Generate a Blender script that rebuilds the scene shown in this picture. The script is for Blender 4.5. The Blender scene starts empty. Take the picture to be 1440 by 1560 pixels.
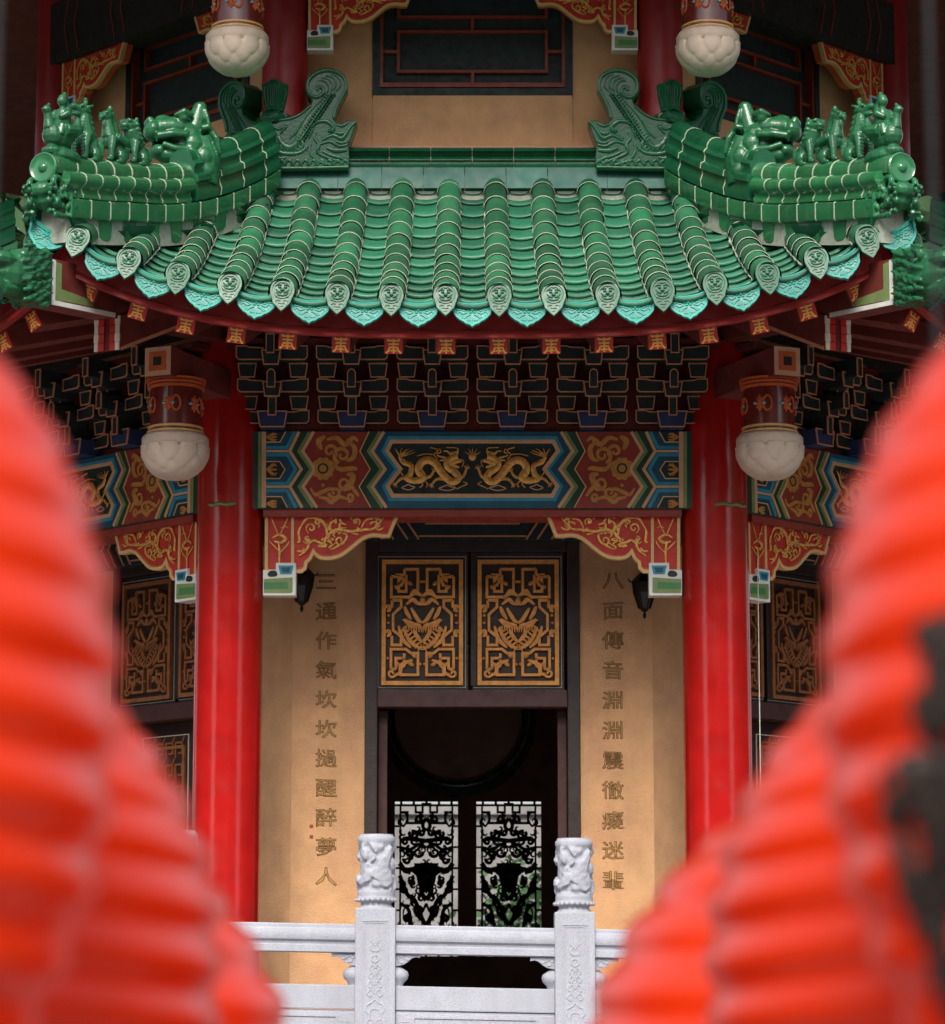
import bpy, bmesh, math, random
from mathutils import Vector, Matrix, noise
random.seed(7)
R = math.radians
SC = bpy.context.scene
COL = SC.collection

# ------------------------------------------------------------------ camera
F = 4600.0; PITCH = R(9.25); CD = 18.2; CZ = 0.6
cam_d = bpy.data.cameras.new('camera'); cam = bpy.data.objects.new('camera', cam_d); COL.objects.link(cam)
cam.location = (0, -CD, CZ); cam.rotation_euler = (R(90) + PITCH, 0, 0)
cam_d.sensor_fit = 'HORIZONTAL'; cam_d.sensor_width = 36; cam_d.lens = 36 * F / 1440
cam_d.clip_start = 0.05; cam_d.clip_end = 3000
cam_d.dof.use_dof = True; cam_d.dof.focus_distance = 17.6; cam_d.dof.aperture_fstop = 6.0
SC.camera = cam
# ------------------------------------------------------------------ light
SUN_EL = 40.0
w = bpy.data.worlds.new('World'); SC.world = w; w.use_nodes = True
nt = w.node_tree; bg = nt.nodes['Background']
sky = nt.nodes.new('ShaderNodeTexSky'); sky.sky_type = 'NISHITA'; sky.sun_disc = False
sky.sun_elevation = R(SUN_EL); sky.sun_rotation = R(186); sky.dust_density = 3.0; sky.air_density = 1.0
hs = nt.nodes.new('ShaderNodeHueSaturation'); hs.inputs['Saturation'].default_value = .45
nt.links.new(sky.outputs[0], hs.inputs['Color']); nt.links.new(hs.outputs[0], bg.inputs[0]); bg.inputs[1].default_value = 0.15
sl = bpy.data.lights.new('sun', 'SUN'); sl.energy = 2.2; sl.angle = R(22); sl.color = (1, .93, .84)
so = bpy.data.objects.new('sun', sl); COL.objects.link(so)
so.rotation_euler = (R(90 - SUN_EL), 0, R(-6))
SC.view_settings.view_transform = 'Standard'; SC.view_settings.look = 'None'
SC.view_settings.exposure = 0.5; SC.view_settings.gamma = 1
SC.cycles.max_bounces = 8

# ------------------------------------------------------------------ helpers
AP = 3.573                                # apothem of the column octagon; its front side lies on Y = 0

def at(px, py, Y):
    dx = (px - 720) / F; dy = (780 - py) / F
    d = (dx, math.cos(PITCH) - dy * math.sin(PITCH), math.sin(PITCH) + dy * math.cos(PITCH))
    t = (Y + CD) / d[1]
    return (dx * t, CZ + d[2] * t)

def sock(n, *names):
    for k in names:
        if k in n.inputs: return n.inputs[k]

def mat(name, col, rough=.5, var=.15, scale=6, bump=0., bscale=60, spec=.5, metal=0., coat=0., dirt=None, dirt_amt=.5, dscale=5, tint=0., rnd=0., scales=0., streak=0.):
    m = bpy.data.materials.new(name); m.use_nodes = True
    t = m.node_tree; b = t.nodes['Principled BSDF']; L = t.links.new
    b.inputs['Roughness'].default_value = rough; b.inputs['Metallic'].default_value = metal
    b.inputs['Specular IOR Level'].default_value = spec; b.inputs['Coat Weight'].default_value = coat
    b.inputs['Coat Roughness'].default_value = .12
    tc = t.nodes.new('ShaderNodeTexCoord'); nz = t.nodes.new('ShaderNodeTexNoise')
    nz.inputs['Scale'].default_value = scale; nz.inputs['Detail'].default_value = 5; nz.inputs['Roughness'].default_value = .6
    L(tc.outputs['Object'], nz.inputs['Vector'])
    rp = t.nodes.new('ShaderNodeMapRange'); rp.inputs[1].default_value = .25; rp.inputs[2].default_value = .75
    rp.inputs[3].default_value = 1 - var; rp.inputs[4].default_value = 1 + var
    L(nz.outputs['Fac'], rp.inputs[0]); fac = rp.outputs[0]
    def mul(a, bb):
        q = t.nodes.new('ShaderNodeMath'); q.operation = 'MULTIPLY'; L(a, q.inputs[0])
        L(bb, q.inputs[1]); return q.outputs[0]
    if tint:
        a = t.nodes.new('ShaderNodeAttribute'); a.attribute_name = 'tint'
        q = t.nodes.new('ShaderNodeMapRange'); q.inputs[3].default_value = 1 - tint; q.inputs[4].default_value = 1 + tint
        L(a.outputs['Fac'], q.inputs[0]); fac = mul(fac, q.outputs[0])
    if rnd:
        a = t.nodes.new('ShaderNodeObjectInfo')
        q = t.nodes.new('ShaderNodeMapRange'); q.inputs[3].default_value = 1 - rnd; q.inputs[4].default_value = 1 + rnd
        L(a.outputs['Random'], q.inputs[0]); fac = mul(fac, q.outputs[0])
    if streak:
        mp_ = t.nodes.new('ShaderNodeMapping'); mp_.inputs['Scale'].default_value = (2.4, 2.4, .45); L(tc.outputs['Object'], mp_.inputs['Vector'])
        n5 = t.nodes.new('ShaderNodeTexNoise'); n5.inputs['Scale'].default_value = 1.6; n5.inputs['Detail'].default_value = 7; n5.inputs['Roughness'].default_value = .65; L(mp_.outputs[0], n5.inputs['Vector'])
        q = t.nodes.new('ShaderNodeMapRange'); q.inputs[1].default_value = .42; q.inputs[2].default_value = .72; q.inputs[3].default_value = 1.0; q.inputs[4].default_value = 1 - streak
        L(n5.outputs['Fac'], q.inputs[0]); fac = mul(fac, q.outputs[0])
    vm = t.nodes.new('ShaderNodeVectorMath'); vm.operation = 'SCALE'; vm.inputs[0].default_value = col[:3]
    L(fac, vm.inputs['Scale']); out = vm.outputs[0]
    if dirt:
        n2 = t.nodes.new('ShaderNodeTexNoise'); n2.inputs['Scale'].default_value = dscale; n2.inputs['Detail'].default_value = 8
        n2.inputs['Roughness'].default_value = .7; L(tc.outputs['Object'], n2.inputs['Vector'])
        r2 = t.nodes.new('ShaderNodeMapRange'); r2.inputs[1].default_value = .5; r2.inputs[2].default_value = .72
        r2.inputs[3].default_value = 0; r2.inputs[4].default_value = dirt_amt
        L(n2.outputs['Fac'], r2.inputs[0])
        mx = t.nodes.new('ShaderNodeMix'); mx.data_type = 'RGBA'
        L(r2.outputs[0], mx.inputs[0]); L(out, mx.inputs[6]); mx.inputs[7].default_value = (*dirt, 1); out = mx.outputs[2]
    L(out, b.inputs['Base Color'])
    rr = t.nodes.new('ShaderNodeMapRange'); rr.inputs[1].default_value = .3; rr.inputs[2].default_value = .7
    rr.inputs[3].default_value = rough * .75; rr.inputs[4].default_value = min(1, rough * 1.35)
    n4 = t.nodes.new('ShaderNodeTexNoise'); n4.inputs['Scale'].default_value = scale * 1.7; n4.inputs['Detail'].default_value = 6; L(tc.outputs['Object'], n4.inputs['Vector'])
    L(n4.outputs['Fac'], rr.inputs[0]); L(rr.outputs[0], b.inputs['Roughness'])
    if scales:
        vo = t.nodes.new('ShaderNodeTexVoronoi'); vo.inputs['Scale'].default_value = scales; L(tc.outputs['Object'], vo.inputs['Vector'])
        bp = t.nodes.new('ShaderNodeBump'); bp.inputs['Strength'].default_value = .25; bp.inputs['Distance'].default_value = .003
        L(vo.outputs['Distance'], bp.inputs['Height']); L(bp.outputs[0], b.inputs['Normal'])
    if bump:
        n3 = t.nodes.new('ShaderNodeTexNoise'); n3.inputs['Scale'].default_value = bscale; n3.inputs['Detail'].default_value = 4
        L(tc.outputs['Object'], n3.inputs['Vector'])
        bp = t.nodes.new('ShaderNodeBump'); bp.inputs['Strength'].default_value = bump; bp.inputs['Distance'].default_value = .01
        L(n3.outputs['Fac'], bp.inputs['Height']); L(bp.outputs[0], b.inputs['Normal'])
    return m

M = {}
M['red'] = mat('red_lacquer', (.44, .010, .009), .17, streak=.28, var=.2, scale=4, bump=.12, bscale=14, coat=.1, dirt=(.25, .02, .02), dirt_amt=.35)
M['red_up'] = mat('red_paint_faded', (.30, .012, .014), .45, .2, 4)
M['fascia'] = mat('red_eave_board', (.30, .012, .009), .6, .25, 7)
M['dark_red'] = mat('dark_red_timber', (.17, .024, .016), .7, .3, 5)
M['brown'] = mat('dark_brown_door', (.030, .017, .014), .45, .3, 9, bump=.15, bscale=40)
M['umber'] = mat('red_brown_jamb', (.07, .024, .02), .5, .3, 9)
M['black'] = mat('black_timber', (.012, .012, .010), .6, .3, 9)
M['stucco'] = mat('ochre_stucco', (.70, .395, .195), .9, .16, 5, bump=.7, bscale=130, streak=.13, dirt=(.60, .29, .17), dirt_amt=.7, dscale=2.2)
M['ledge'] = mat('pink_ledge', (.62, .36, .27), .8, .12, 9, bump=.2)
M['glaze'] = mat('green_glaze', (.022, .150, .055), .17, .25, 5, bump=.08, bscale=22, coat=.5, dirt=(.16, .22, .15), dirt_amt=.35, dscale=9, tint=.22, rnd=.12)
M['glaze_d'] = mat('deep_green_glaze', (.011, .110, .046), .2, .35, 9, bump=.12, bscale=45, spec=.28, coat=.05, dirt=(.008, .05, .025), dirt_amt=.6, dscale=9, tint=.2, rnd=.12)
M['glaze_f'] = mat('green_figure_glaze', (.016, .120, .046), .28, .4, 14, coat=.12, dirt=(.012, .05, .025), dirt_amt=.7, dscale=16, rnd=.12, scales=110)
M['tile'] = mat('green_roll_tile', (.022, .150, .068), .38, .3, 4, streak=.35, bump=.2, bscale=30, spec=.4, coat=.05, dirt=(.075, .15, .10), dirt_amt=.65, dscale=3.5, tint=.38)
M['pan'] = mat('green_pan_tile', (.024, .150, .082), .44, .3, 5, bump=.2, bscale=30, spec=.35, coat=.0, dirt=(.075, .13, .085), dirt_amt=.65, dscale=5, tint=.38)
M['tile_end'] = mat('grey_green_tile_end', (.058, .165, .10), .45, .25, 16, spec=.35, coat=.05, dirt=(.05, .17, .09), dirt_amt=.7, dscale=22, rnd=.12)
M['drip'] = mat('turquoise_drip_tile', (.032, .335, .275), .5, .18, 10, spec=.3, coat=.0, dirt=(.085, .27, .16), dirt_amt=.8, dscale=9, rnd=.2)
M['drip_d'] = mat('turquoise_relief_ground', (.02, .20, .17), .45, .2, 18, rnd=.1)
M['teal'] = mat('pale_teal_tile', (.045, .165, .132), .45, .18, 8, spec=.35, coat=.0, dirt=(.09, .17, .14), dirt_amt=.5, tint=.15)
M['joint'] = mat('cream_joint', (.42, .47, .34), .9, .25, 30)
M['mortar'] = mat('lime_mortar', (.34, .37, .30), .9, .2, 30, bump=.3, bscale=90, dirt=(.22, .2, .16), dirt_amt=.6, dscale=8)
M['gold'] = mat('dull_gold_paint', (.80, .345, .075), .42, .25, 25, metal=.15, bump=.1, dirt=(.30, .12, .04), dirt_amt=.5, dscale=14)
M['gold_hi'] = mat('gold_leaf', (.86, .44, .11), .30, .3, 40, metal=.3, scales=130, dirt=(.30, .11, .03), dirt_amt=.7, dscale=30)
M['gold_t'] = mat('pale_gold_border', (.78, .48, .20), .5, .12, 20)
M['copper'] = mat('copper_line_paint', (.66, .28, .15), .55, .2, 20)
M['peach'] = mat('peach_line_paint', (.72, .40, .24), .55, .15, 14)
M['cream'] = mat('cream_paint', (.80, .72, .58), .5, .1, 18)
M['white'] = mat('white_paint', (.82, .82, .76), .5, .08, 18, dirt=(.5, .5, .42), dirt_amt=.4)
M['p_green'] = mat('dark_green_paint', (.014, .055, .030), .5, .25, 12)
M['p_lgreen'] = mat('olive_green_paint', (.20, .28, .10), .5, .2, 12)
M['p_mgreen'] = mat('mid_green_paint', (.06, .21, .07), .5, .2, 12)
M['p_blue'] = mat('blue_paint', (.010, .085, .15), .45, .25, 12)
M['p_lblue'] = mat('light_blue_paint', (.03, .30, .42), .45, .2, 12)
M['p_navy'] = mat('navy_paint', (.018, .040, .115), .55, .25, 14)
M['p_ink'] = mat('green_black_paint', (.013, .026, .024), .6, .35, 14)
M['p_red'] = mat('painted_red_field', (.30, .035, .022), .5, .25, 10)
M['p_verm'] = mat('vermilion_field', (.56, .032, .018), .5, .25, 9, dirt=(.34, .03, .02), dirt_amt=.6, dscale=11)
M['orange'] = mat('orange_paint', (.62, .12, .03), .5, .2, 14)
M['ochre_orn'] = mat('ochre_ornament_paint', (.55, .24, .05), .5, .3, 30)
M['plaster_lotus'] = mat('cream_lotus_plaster', (.68, .54, .43), .55, .14, 9, bump=.1, dirt=(.38, .30, .2), dirt_amt=.5, dscale=9)
M['stone'] = mat('pale_granite', (.45, .46, .53), .8, .2, 150, streak=.20, bump=.4, bscale=200, dirt=(.35, .37, .39), dirt_amt=.6, dscale=7)
M['stone_d'] = mat('granite_recess', (.44, .46, .48), .85, .15, 120, bump=.2, bscale=200)
M['iron'] = mat('black_iron', (.012, .013, .012), .4, .3, 20, metal=.6)
M['floor'] = mat('grey_paving', (.20, .19, .18), .7, .2, 3, bump=.2)
M['ground'] = mat('paved_ground', (.16, .155, .15), .8, .25, .6, bump=.2, bscale=6)
M['ink_line'] = mat('carved_edge', (.12, .055, .014), .7, .2, 30)
M['carve'] = mat('carved_gilt', (.47, .26, .075), .5, .2, 30)
M['seal'] = mat('seal_red', (.35, .03, .02), .6, .1, 30)
M['wire'] = mat('pale_cable', (.6, .58, .5), .6, .1, 20)
M['hide'] = mat('brown_drum', (.12, .05, .028), .5, .3, 5)
M['pale_wall'] = mat('pale_render', (.25, .24, .235), .8, .35, 3)
M['leaf'] = mat('leaf', (.05, .12, .04), .6, .4, 3, rnd=.2)
M['bark'] = mat('bark', (.12, .09, .06), .9, .3, 9)
M['sign_blue'] = mat('blue_board', (.08, .30, .45), .5, .1, 9)
M['plum'] = mat('plum_board', (.22, .09, .06), .5, .3, 5)

class MB:
    def __init__(s): s.v = []; s.f = []; s.m = []; s.t = []
    def add(s, vs, fs, m=0, tint=None):
        o = len(s.v); s.v += [tuple(q) for q in vs]
        for f in fs:
            s.f.append([i + o for i in f]); s.m.append(m); s.t.append(random.random() if tint is None else tint)
    def box(s, x0, x1, y0, y1, z0, z1, m=0, tint=None):
        s.add([(x0,y0,z0),(x1,y0,z0),(x1,y1,z0),(x0,y1,z0),(x0,y0,z1),(x1,y0,z1),(x1,y1,z1),(x0,y1,z1)],
              [(3,2,1,0),(4,5,6,7),(0,1,5,4),(1,2,6,5),(2,3,7,6),(3,0,4,7)], m, random.random() if tint is None else tint)
    def prism(s, poly, y0, y1, m=0, tint=None):
        n = len(poly); tint = random.random() if tint is None else tint
        s.add([(x, y0, z) for x, z in poly] + [(x, y1, z) for x, z in poly],
              [tuple(range(n)), tuple(range(2*n-1, n-1, -1))] + [(i, (i+1) % n, (i+1) % n + n, i + n) for i in range(n)], m, tint)
    def hprism(s, poly, z0, z1, m=0):
        n = len(poly)
        s.add([(x, y, z0) for x, y in poly] + [(x, y, z1) for x, y in poly],
              [tuple(range(n-1, -1, -1)), tuple(range(n, 2*n))] + [(i, (i+1) % n, (i+1) % n + n, i + n) for i in range(n)], m)
    def ribbon(s, pts, wd, y0, y1, closed=False, m=0):
        n = len(pts)
        if n < 2: return
        Lp, Rp = [], []
        for i in range(n):
            p = Vector(pts[i])
            a = Vector(pts[i-1]) if (i > 0 or closed) else None
            b = Vector(pts[(i+1) % n]) if (i < n-1 or closed) else None
            d1 = (p - a).normalized() if a is not None and (p-a).length > 1e-9 else None
            d2 = (b - p).normalized() if b is not None and (b-p).length > 1e-9 else None
            d1 = d1 or d2 or Vector((1, 0)); d2 = d2 or d1
            n1 = Vector((-d1.y, d1.x)); n2 = Vector((-d2.y, d2.x)); q = n1 + n2
            q = q.normalized() if q.length > 1e-6 else n1
            c = max(.5, q.dot(n1)); h = wd[i] / 2 if isinstance(wd, (list, tuple)) else wd / 2
            Lp.append(p + q * h / c); Rp.append(p - q * h / c)
        vs = [(q.x, y0, q.y) for q in Lp] + [(q.x, y0, q.y) for q in Rp] + [(q.x, y1, q.y) for q in Lp] + [(q.x, y1, q.y) for q in Rp]
        fs = []
        for i in range(n if closed else n - 1):
            j = (i + 1) % n
            fs += [(i, j, n+j, n+i), (2*n+i, 3*n+i, 3*n+j, 2*n+j), (i, 2*n+i, 2*n+j, j), (n+i, n+j, 3*n+j, 3*n+i)]
        if not closed: fs += [(0, n, 3*n, 2*n), (n-1, 3*n-1, 4*n-1, 2*n-1)]
        s.add(vs, fs, m, random.random())
    def tube(s, pts, rad, n=8, m=0, flat=1.0, cap=True):
        pts = [Vector(p) for p in pts]; k = len(pts)
        if not isinstance(rad, (list, tuple)): rad = [rad] * k
        vs, fs = [], []; ref = None
        for i, p in enumerate(pts):
            d = (pts[min(i+1, k-1)] - pts[max(i-1, 0)])
            d = d.normalized() if d.length > 1e-9 else Vector((0, 0, 1))
            if ref is None:
                ref = Vector((0, 1, 0)) if abs(d.y) < .9 else Vector((1, 0, 0))
            u = (ref - d * ref.dot(d)); u = u.normalized() if u.length > 1e-6 else Vector((1, 0, 0)); ref = u
            v = d.cross(u)
            for j in range(n):
                a = 2 * math.pi * j / n
                vs.append(p + u * math.cos(a) * rad[i] * flat + v * math.sin(a) * rad[i])
        for i in range(k - 1):
            for j in range(n):
                fs.append((i*n+j, i*n+(j+1) % n, (i+1)*n+(j+1) % n, (i+1)*n+j))
        if cap: fs += [tuple(range(n-1, -1, -1)), tuple((k-1)*n + j for j in range(n))]
        s.add(vs, fs, m, random.random())
    def lathe(s, prof, c=(0, 0, 0), n=32, m=0, disp=None):
        vs, fs = [], []; k = len(prof)
        for i, (r, z) in enumerate(prof):
            for j in range(n):
                a = 2 * math.pi * j / n; rr = r + (disp(a, i / (k-1), z) if disp and r > 0 else 0)
                vs.append((c[0] + rr * math.cos(a), c[1] + rr * math.sin(a), c[2] + z))
        for i in range(k - 1):
            for j in range(n):
                fs.append((i*n+j, i*n+(j+1) % n, (i+1)*n+(j+1) % n, (i+1)*n+j))
        fs += [tuple(range(n-1, -1, -1)), tuple((k-1)*n + j for j in range(n))]
        s.add(vs, fs, m, random.random())
    def ball(s, c, rx, ry=None, rz=None, n=10, m=0, rot=0.):
        ry = rx if ry is None else ry; rz = rx if rz is None else rz
        vs, fs = [], []; k = max(4, n // 2 + 1); cr, sr = math.cos(rot), math.sin(rot)
        for i in range(k + 1):
            th = math.pi * i / k
            for j in range(n):
                a = 2 * math.pi * j / n
                x = rx * math.sin(th) * math.cos(a); y = ry * math.sin(th) * math.sin(a); z = rz * math.cos(th)
                vs.append((c[0] + x * cr + z * sr, c[1] + y, c[2] - x * sr + z * cr))
        for i in range(k):
            for j in range(n):
                fs.append((i*n+j, i*n+(j+1) % n, (i+1)*n+(j+1) % n, (i+1)*n+j))
        s.add(vs, fs, m, random.random())
    def build(s, name, mats, parent=None, smooth=None, bevel=0, shift=False, remesh=0, smooth_it=4):
        me = bpy.data.meshes.new(name)
        vs = [(x, y - AP, z) for x, y, z in s.v] if shift else s.v
        me.from_pydata(vs, [], s.f)
        mats = mats if isinstance(mats, (list, tuple)) else [mats]
        for q in mats: me.materials.append(q)
        me.polygons.foreach_set('material_index', s.m)
        a = me.attributes.new('tint', 'FLOAT', 'FACE'); a.data.foreach_set('value', s.t)
        bm = bmesh.new(); bm.from_mesh(me)
        bmesh.ops.remove_doubles(bm, verts=bm.verts, dist=1e-6)
        bmesh.ops.recalc_face_normals(bm, faces=bm.faces)
        if bevel:
            ed = [e for e in bm.edges if len(e.link_faces) == 2 and e.calc_face_angle(0) > R(40)]
            bmesh.ops.bevel(bm, geom=ed, offset=bevel, segments=2, profile=.6, affect='EDGES', clamp_overlap=True)
        bm.to_mesh(me); bm.free()
        o = bpy.data.objects.new(name, me); COL.objects.link(o)
        if remesh:
            md = o.modifiers.new('r', 'REMESH'); md.mode = 'VOXEL'; md.voxel_size = remesh
            ms = o.modifiers.new('s', 'SMOOTH'); ms.iterations = smooth_it; ms.factor = .5
            bpy.context.view_layer.update()
            n2 = bpy.data.meshes.new_from_object(o.evaluated_get(bpy.context.evaluated_depsgraph_get()))
            o.modifiers.clear(); n2.name = name; o.data = n2; smooth = 180
            if not n2.materials: n2.materials.append(mats[0])
        if smooth:
            o.data.shade_smooth()
            if smooth < 180: o.data.set_sharp_from_angle(angle=R(smooth))
        if parent: o.parent = parent
        return o

def tag(o, label=None, cat=None, group=None, kind=None):
    if label: o['label'] = label
    if cat: o['category'] = cat
    if group: o['group'] = group
    if kind: o['kind'] = kind
    return o
def thing(name, label, cat, loc=(0, 0, 0), rz=0, group=None):
    o = bpy.data.objects.new(name, None); COL.objects.link(o); o.empty_display_size = .2
    o.location = loc; o.rotation_euler = (0, 0, rz); return tag(o, label, cat, group)
def copy_tree(o, parent=None, rz=0.):
    c = o.copy(); COL.objects.link(c)
    c.parent = parent; c.rotation_euler.z += rz
    for ch in list(o.children): copy_tree(ch, c)
    return c
def spiral(cx, cz, r0, turns, a0, sgn=1, n=14, r1=.15):
    return [(cx + (r0 + (r0 * r1 - r0) * i / n) * math.cos(a0 + sgn * turns * 2 * math.pi * i / n),
             cz + (r0 + (r0 * r1 - r0) * i / n) * math.sin(a0 + sgn * turns * 2 * math.pi * i / n)) for i in range(n + 1)]
def spline(pts, k=5, closed=False):
    out = []; n = len(pts); P = [Vector(p) for p in pts]
    for i in range(n if closed else n - 1):
        p1 = P[i]; p2 = P[(i+1) % n]
        p0 = P[i-1] if (i > 0 or closed) else p1; p3 = P[(i+2) % n] if (i < n-2 or closed) else p2
        for j in range(k):
            t = j / k
            out.append(tuple(.5 * ((2*p1) + (p2-p0)*t + (2*p0-5*p1+4*p2-p3)*t*t + (3*p1-p0-3*p2+p3)*t**3)))
    if not closed: out.append(tuple(P[-1]))
    return out
def pxs(pts, Y, sc=1., ox=0, oy=0):
    return [at(ox + x / sc, oy + y / sc, Y) for x, y in pts]
def mir(pts): return [(-x, z) for x, z in pts]

# ------------------------------------------------------------------ setting
g = MB(); g.add([(-900, -900, -1), (900, -900, -1), (900, 900, -1), (-900, 900, -1)], [(0, 1, 2, 3)])
tag(g.build('ground', M['ground']), kind='structure')
g = MB(); g.box(-9, 9, -2.5, 10.5, -1, 0); tag(g.build('terrace', M['floor']), kind='structure')

# ------------------------------------------------------------------ pavilion
PAV = thing('pavilion', 'octagonal two-storey temple pavilion with red columns, ochre walls and a green glazed tile roof', 'pavilion', (0, AP, 0))
def P(mb, name, mats, parent=None, **k): return mb.build(name, mats, parent or PAV, shift=True, **k)
def Pl(mb, name, mats, parent=None, **k): return mb.build(name, mats, parent or PAV, **k)
RC = 3.867                                # radius of the column ring
ANG = [R(-67.5 + 45 * k) for k in range(8)]

# columns -----------------------------------------------------------
c = MB(); c.lathe([(.27, 0), (.29, .06), (.27, .14), (.215, .17), (.208, .2), (.207, 2.4), (.203, 3.6), (.198, 4.75)], n=40)
col0 = Pl(c, 'column', M['red'], smooth=40)
c = MB(); c.lathe([(.15, 0), (.142, 1.5), (.138, 2.9)], n=28)
ucol0 = Pl(c, 'upper_column', M['red_up'], smooth=40)
for k, a in enumerate(ANG):
    o = col0 if k == 0 else copy_tree(col0, PAV); o.location = (RC * math.cos(a), RC * math.sin(a), 0)
    o = ucol0 if k == 0 else copy_tree(ucol0, PAV); o.location = (3.175 * math.cos(a), 3.175 * math.sin(a), 5.88)
# painted collar scraps on the two front columns
for sx in (-1, 1):
    b = MB(); z = at(0, 768, -.2)[1]
    pts = [(.209 * math.cos(R(q)), .209 * math.sin(R(q)), z + .004 * math.sin(q)) for q in range(-125 if sx < 0 else -95, -70 if sx < 0 else -25, 5)]
    b.tube(pts, [.004] + [.011] * (len(pts) - 2) + [.004], 6)
    b.v = [(x + sx * 1.48, y, zz) for x, y, zz in b.v]
    P(b, 'column_collar', M['p_lgreen'], smooth=60)

# core walls --------------------------------------------------------
HI, TI, AI = 1.14, .2, 2.752               # half side, thickness, apothem
YF = AP - AI                               # world Y of the front wall face
DW = .68                                   # half width of the doorway
def wallpoly(x0, x1):
    q = TI * math.tan(R(22.5))
    return [(x0, YF), (x1, YF), (x1 - (q if x1 >= HI - .001 else 0), YF + TI), (x0 + (q if x0 <= -HI + .001 else 0), YF + TI)]
ZH = 3.56
b = MB()
b.hprism(wallpoly(-HI, -DW), 0, ZH); b.hprism(wallpoly(DW, HI), 0, ZH); b.hprism(wallpoly(-HI, HI), ZH, 5.3)
dwall = P(b, 'wall', M['stucco'])
for k in (1, -1): copy_tree(dwall, PAV, R(45 * k))
b = MB(); b.hprism(wallpoly(-HI, HI), 0, 5.3); pwall = P(b, 'wall', M['stucco'])
pwall.rotation_euler.z = R(90)
for k in (-90, 135, -135): copy_tree(pwall, PAV, R(k - 90))
WZ0, WX = 6.45, .655
b = MB(); b.hprism(wallpoly(-HI, -WX), 5.3, 8.2); b.hprism(wallpoly(WX, HI), 5.3, 8.2); b.hprism(wallpoly(-WX, WX), 7.3, 8.2); b.hprism(wallpoly(-WX, WX), 5.3, WZ0 - .02)
uwall = P(b, 'upper_wall', M['stucco'])
b = MB(); b.box(-WX + .004, WX - .004, YF - .016, YF + .05, 5.9, WZ0); P(b, 'sill_panel', M['stucco'], uwall, bevel=.004)
b = MB(); b.box(-.86, .86, YF - .13, YF + .02, 6.03, 6.078); P(b, 'ledge', M['ledge'], uwall, bevel=.006)
# upper window
b = MB(); y0 = YF - .012
b.box(-WX, WX, YF + .06, YF + .10, WZ0, 7.3)
b.ribbon([(-WX + .025, WZ0 + .025), (WX - .025, WZ0 + .025), (WX - .025, 7.275), (-WX + .025, 7.275)], .05, y0, YF + .07, True)
win = P(b, 'window', M['p_ink'], uwall)
b = MB()
z0, z1 = WZ0 + .075, 7.2
b.ribbon([(-.60, z0), (.60, z0), (.60, z1), (-.60, z1)], .03, YF - .004, YF + .059, True)
i0, i1 = z0 + .10, z0 + .37
b.ribbon([(-.485, i0), (.485, i0), (.485, i1), (-.485, i1)], .02, YF + .02, YF + .059, True)
b.ribbon([(-.485, i1 + .10), (.485, i1 + .10), (.485, z1 - .05), (-.485, z1 - .05)], .02, YF + .02, YF + .059, True)
for zz in (z0, i1): b.box(-.011, .011, YF + .022, YF + .058, zz + .015, zz + .09)
for sx in (-1, 1):
    b.box(min(sx * .495, sx * .585), max(sx * .495, sx * .585), YF + .022, YF + .058, (i0 + i1) / 2 - .011, (i0 + i1) / 2 + .011)
P(b, 'window_lattice', mat('red_lattice_paint', (.24, .035, .016), .5, .25, 12), uwall)
for k in (1, -1): copy_tree(uwall, PAV, R(45 * k))
b = MB(); b.hprism(wallpoly(-HI, HI), 5.3, 8.2); pw = P(b, 'upper_wall', M['stucco']); pw.rotation_euler.z = R(90)
for k in (-90, 135, -135, 180): copy_tree(pw, PAV, R(k - 90))

# couplet: the carved characters ---------------------------------------
def couplet(chars, px, y0, y1, side):
    n = len(chars)
    for i, ch in enumerate(chars):
        py = y0 + (y1 - y0) * i / (n - 1)
        x, z = at(px, py, YF); s = .140; mb = MB()
        for fill, gch, z_m, z_o in [(fl, g_, m_, o_) for fl in ('NONE', 'FRONT') for g_, m_, o_ in ([('非', .52, .40), ('車', .56, -.06)] if ch == '輩' else [(ch, 1, 0)])]:
            cu = bpy.data.curves.new('glyph', 'FONT'); cu.body = gch; cu.dimensions = '2D'; cu.fill_mode = fill; cu.resolution_u = 2
            if fill == 'NONE': cu.bevel_depth = .0145; cu.bevel_resolution = 0
            cu.align_x = 'CENTER'
            o = bpy.data.objects.new('glyph', cu); COL.objects.link(o); bpy.context.view_layer.update()
            me = bpy.data.meshes.new_from_object(o.evaluated_get(bpy.context.evaluated_depsgraph_get()))
            lean = .06 * math.sin(i * 1.7)
            vs = [(x + s * v.co.x, YF - .003 - v.co.z * s, z + s * (v.co.y * z_m + z_o - .38) * .86 + s * lean * v.co.x) for v in me.vertices]
            mb.add(vs, [tuple(p.vertices) for p in me.polygons], 1 if fill == 'NONE' else 0)
            bpy.data.objects.remove(o); bpy.data.meshes.remove(me); bpy.data.curves.remove(cu)
        P(mb, 'carved_character', [M['carve'], M['ink_line']])
couplet('三通作氣坎坎撾醒醉夢人', 497, 886, 1335, 'left')
couplet('八面傳音淵淵震徹癡迷輩', 934, 884, 1341, 'right')
b = MB()
for py in (1259, 1275):
    x, z = at(474.5, py, YF); b.box(x - .011, x + .011, YF - .002, YF + .01, z - .011, z + .011)
P(b, 'seal_mark', M['seal'])

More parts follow.
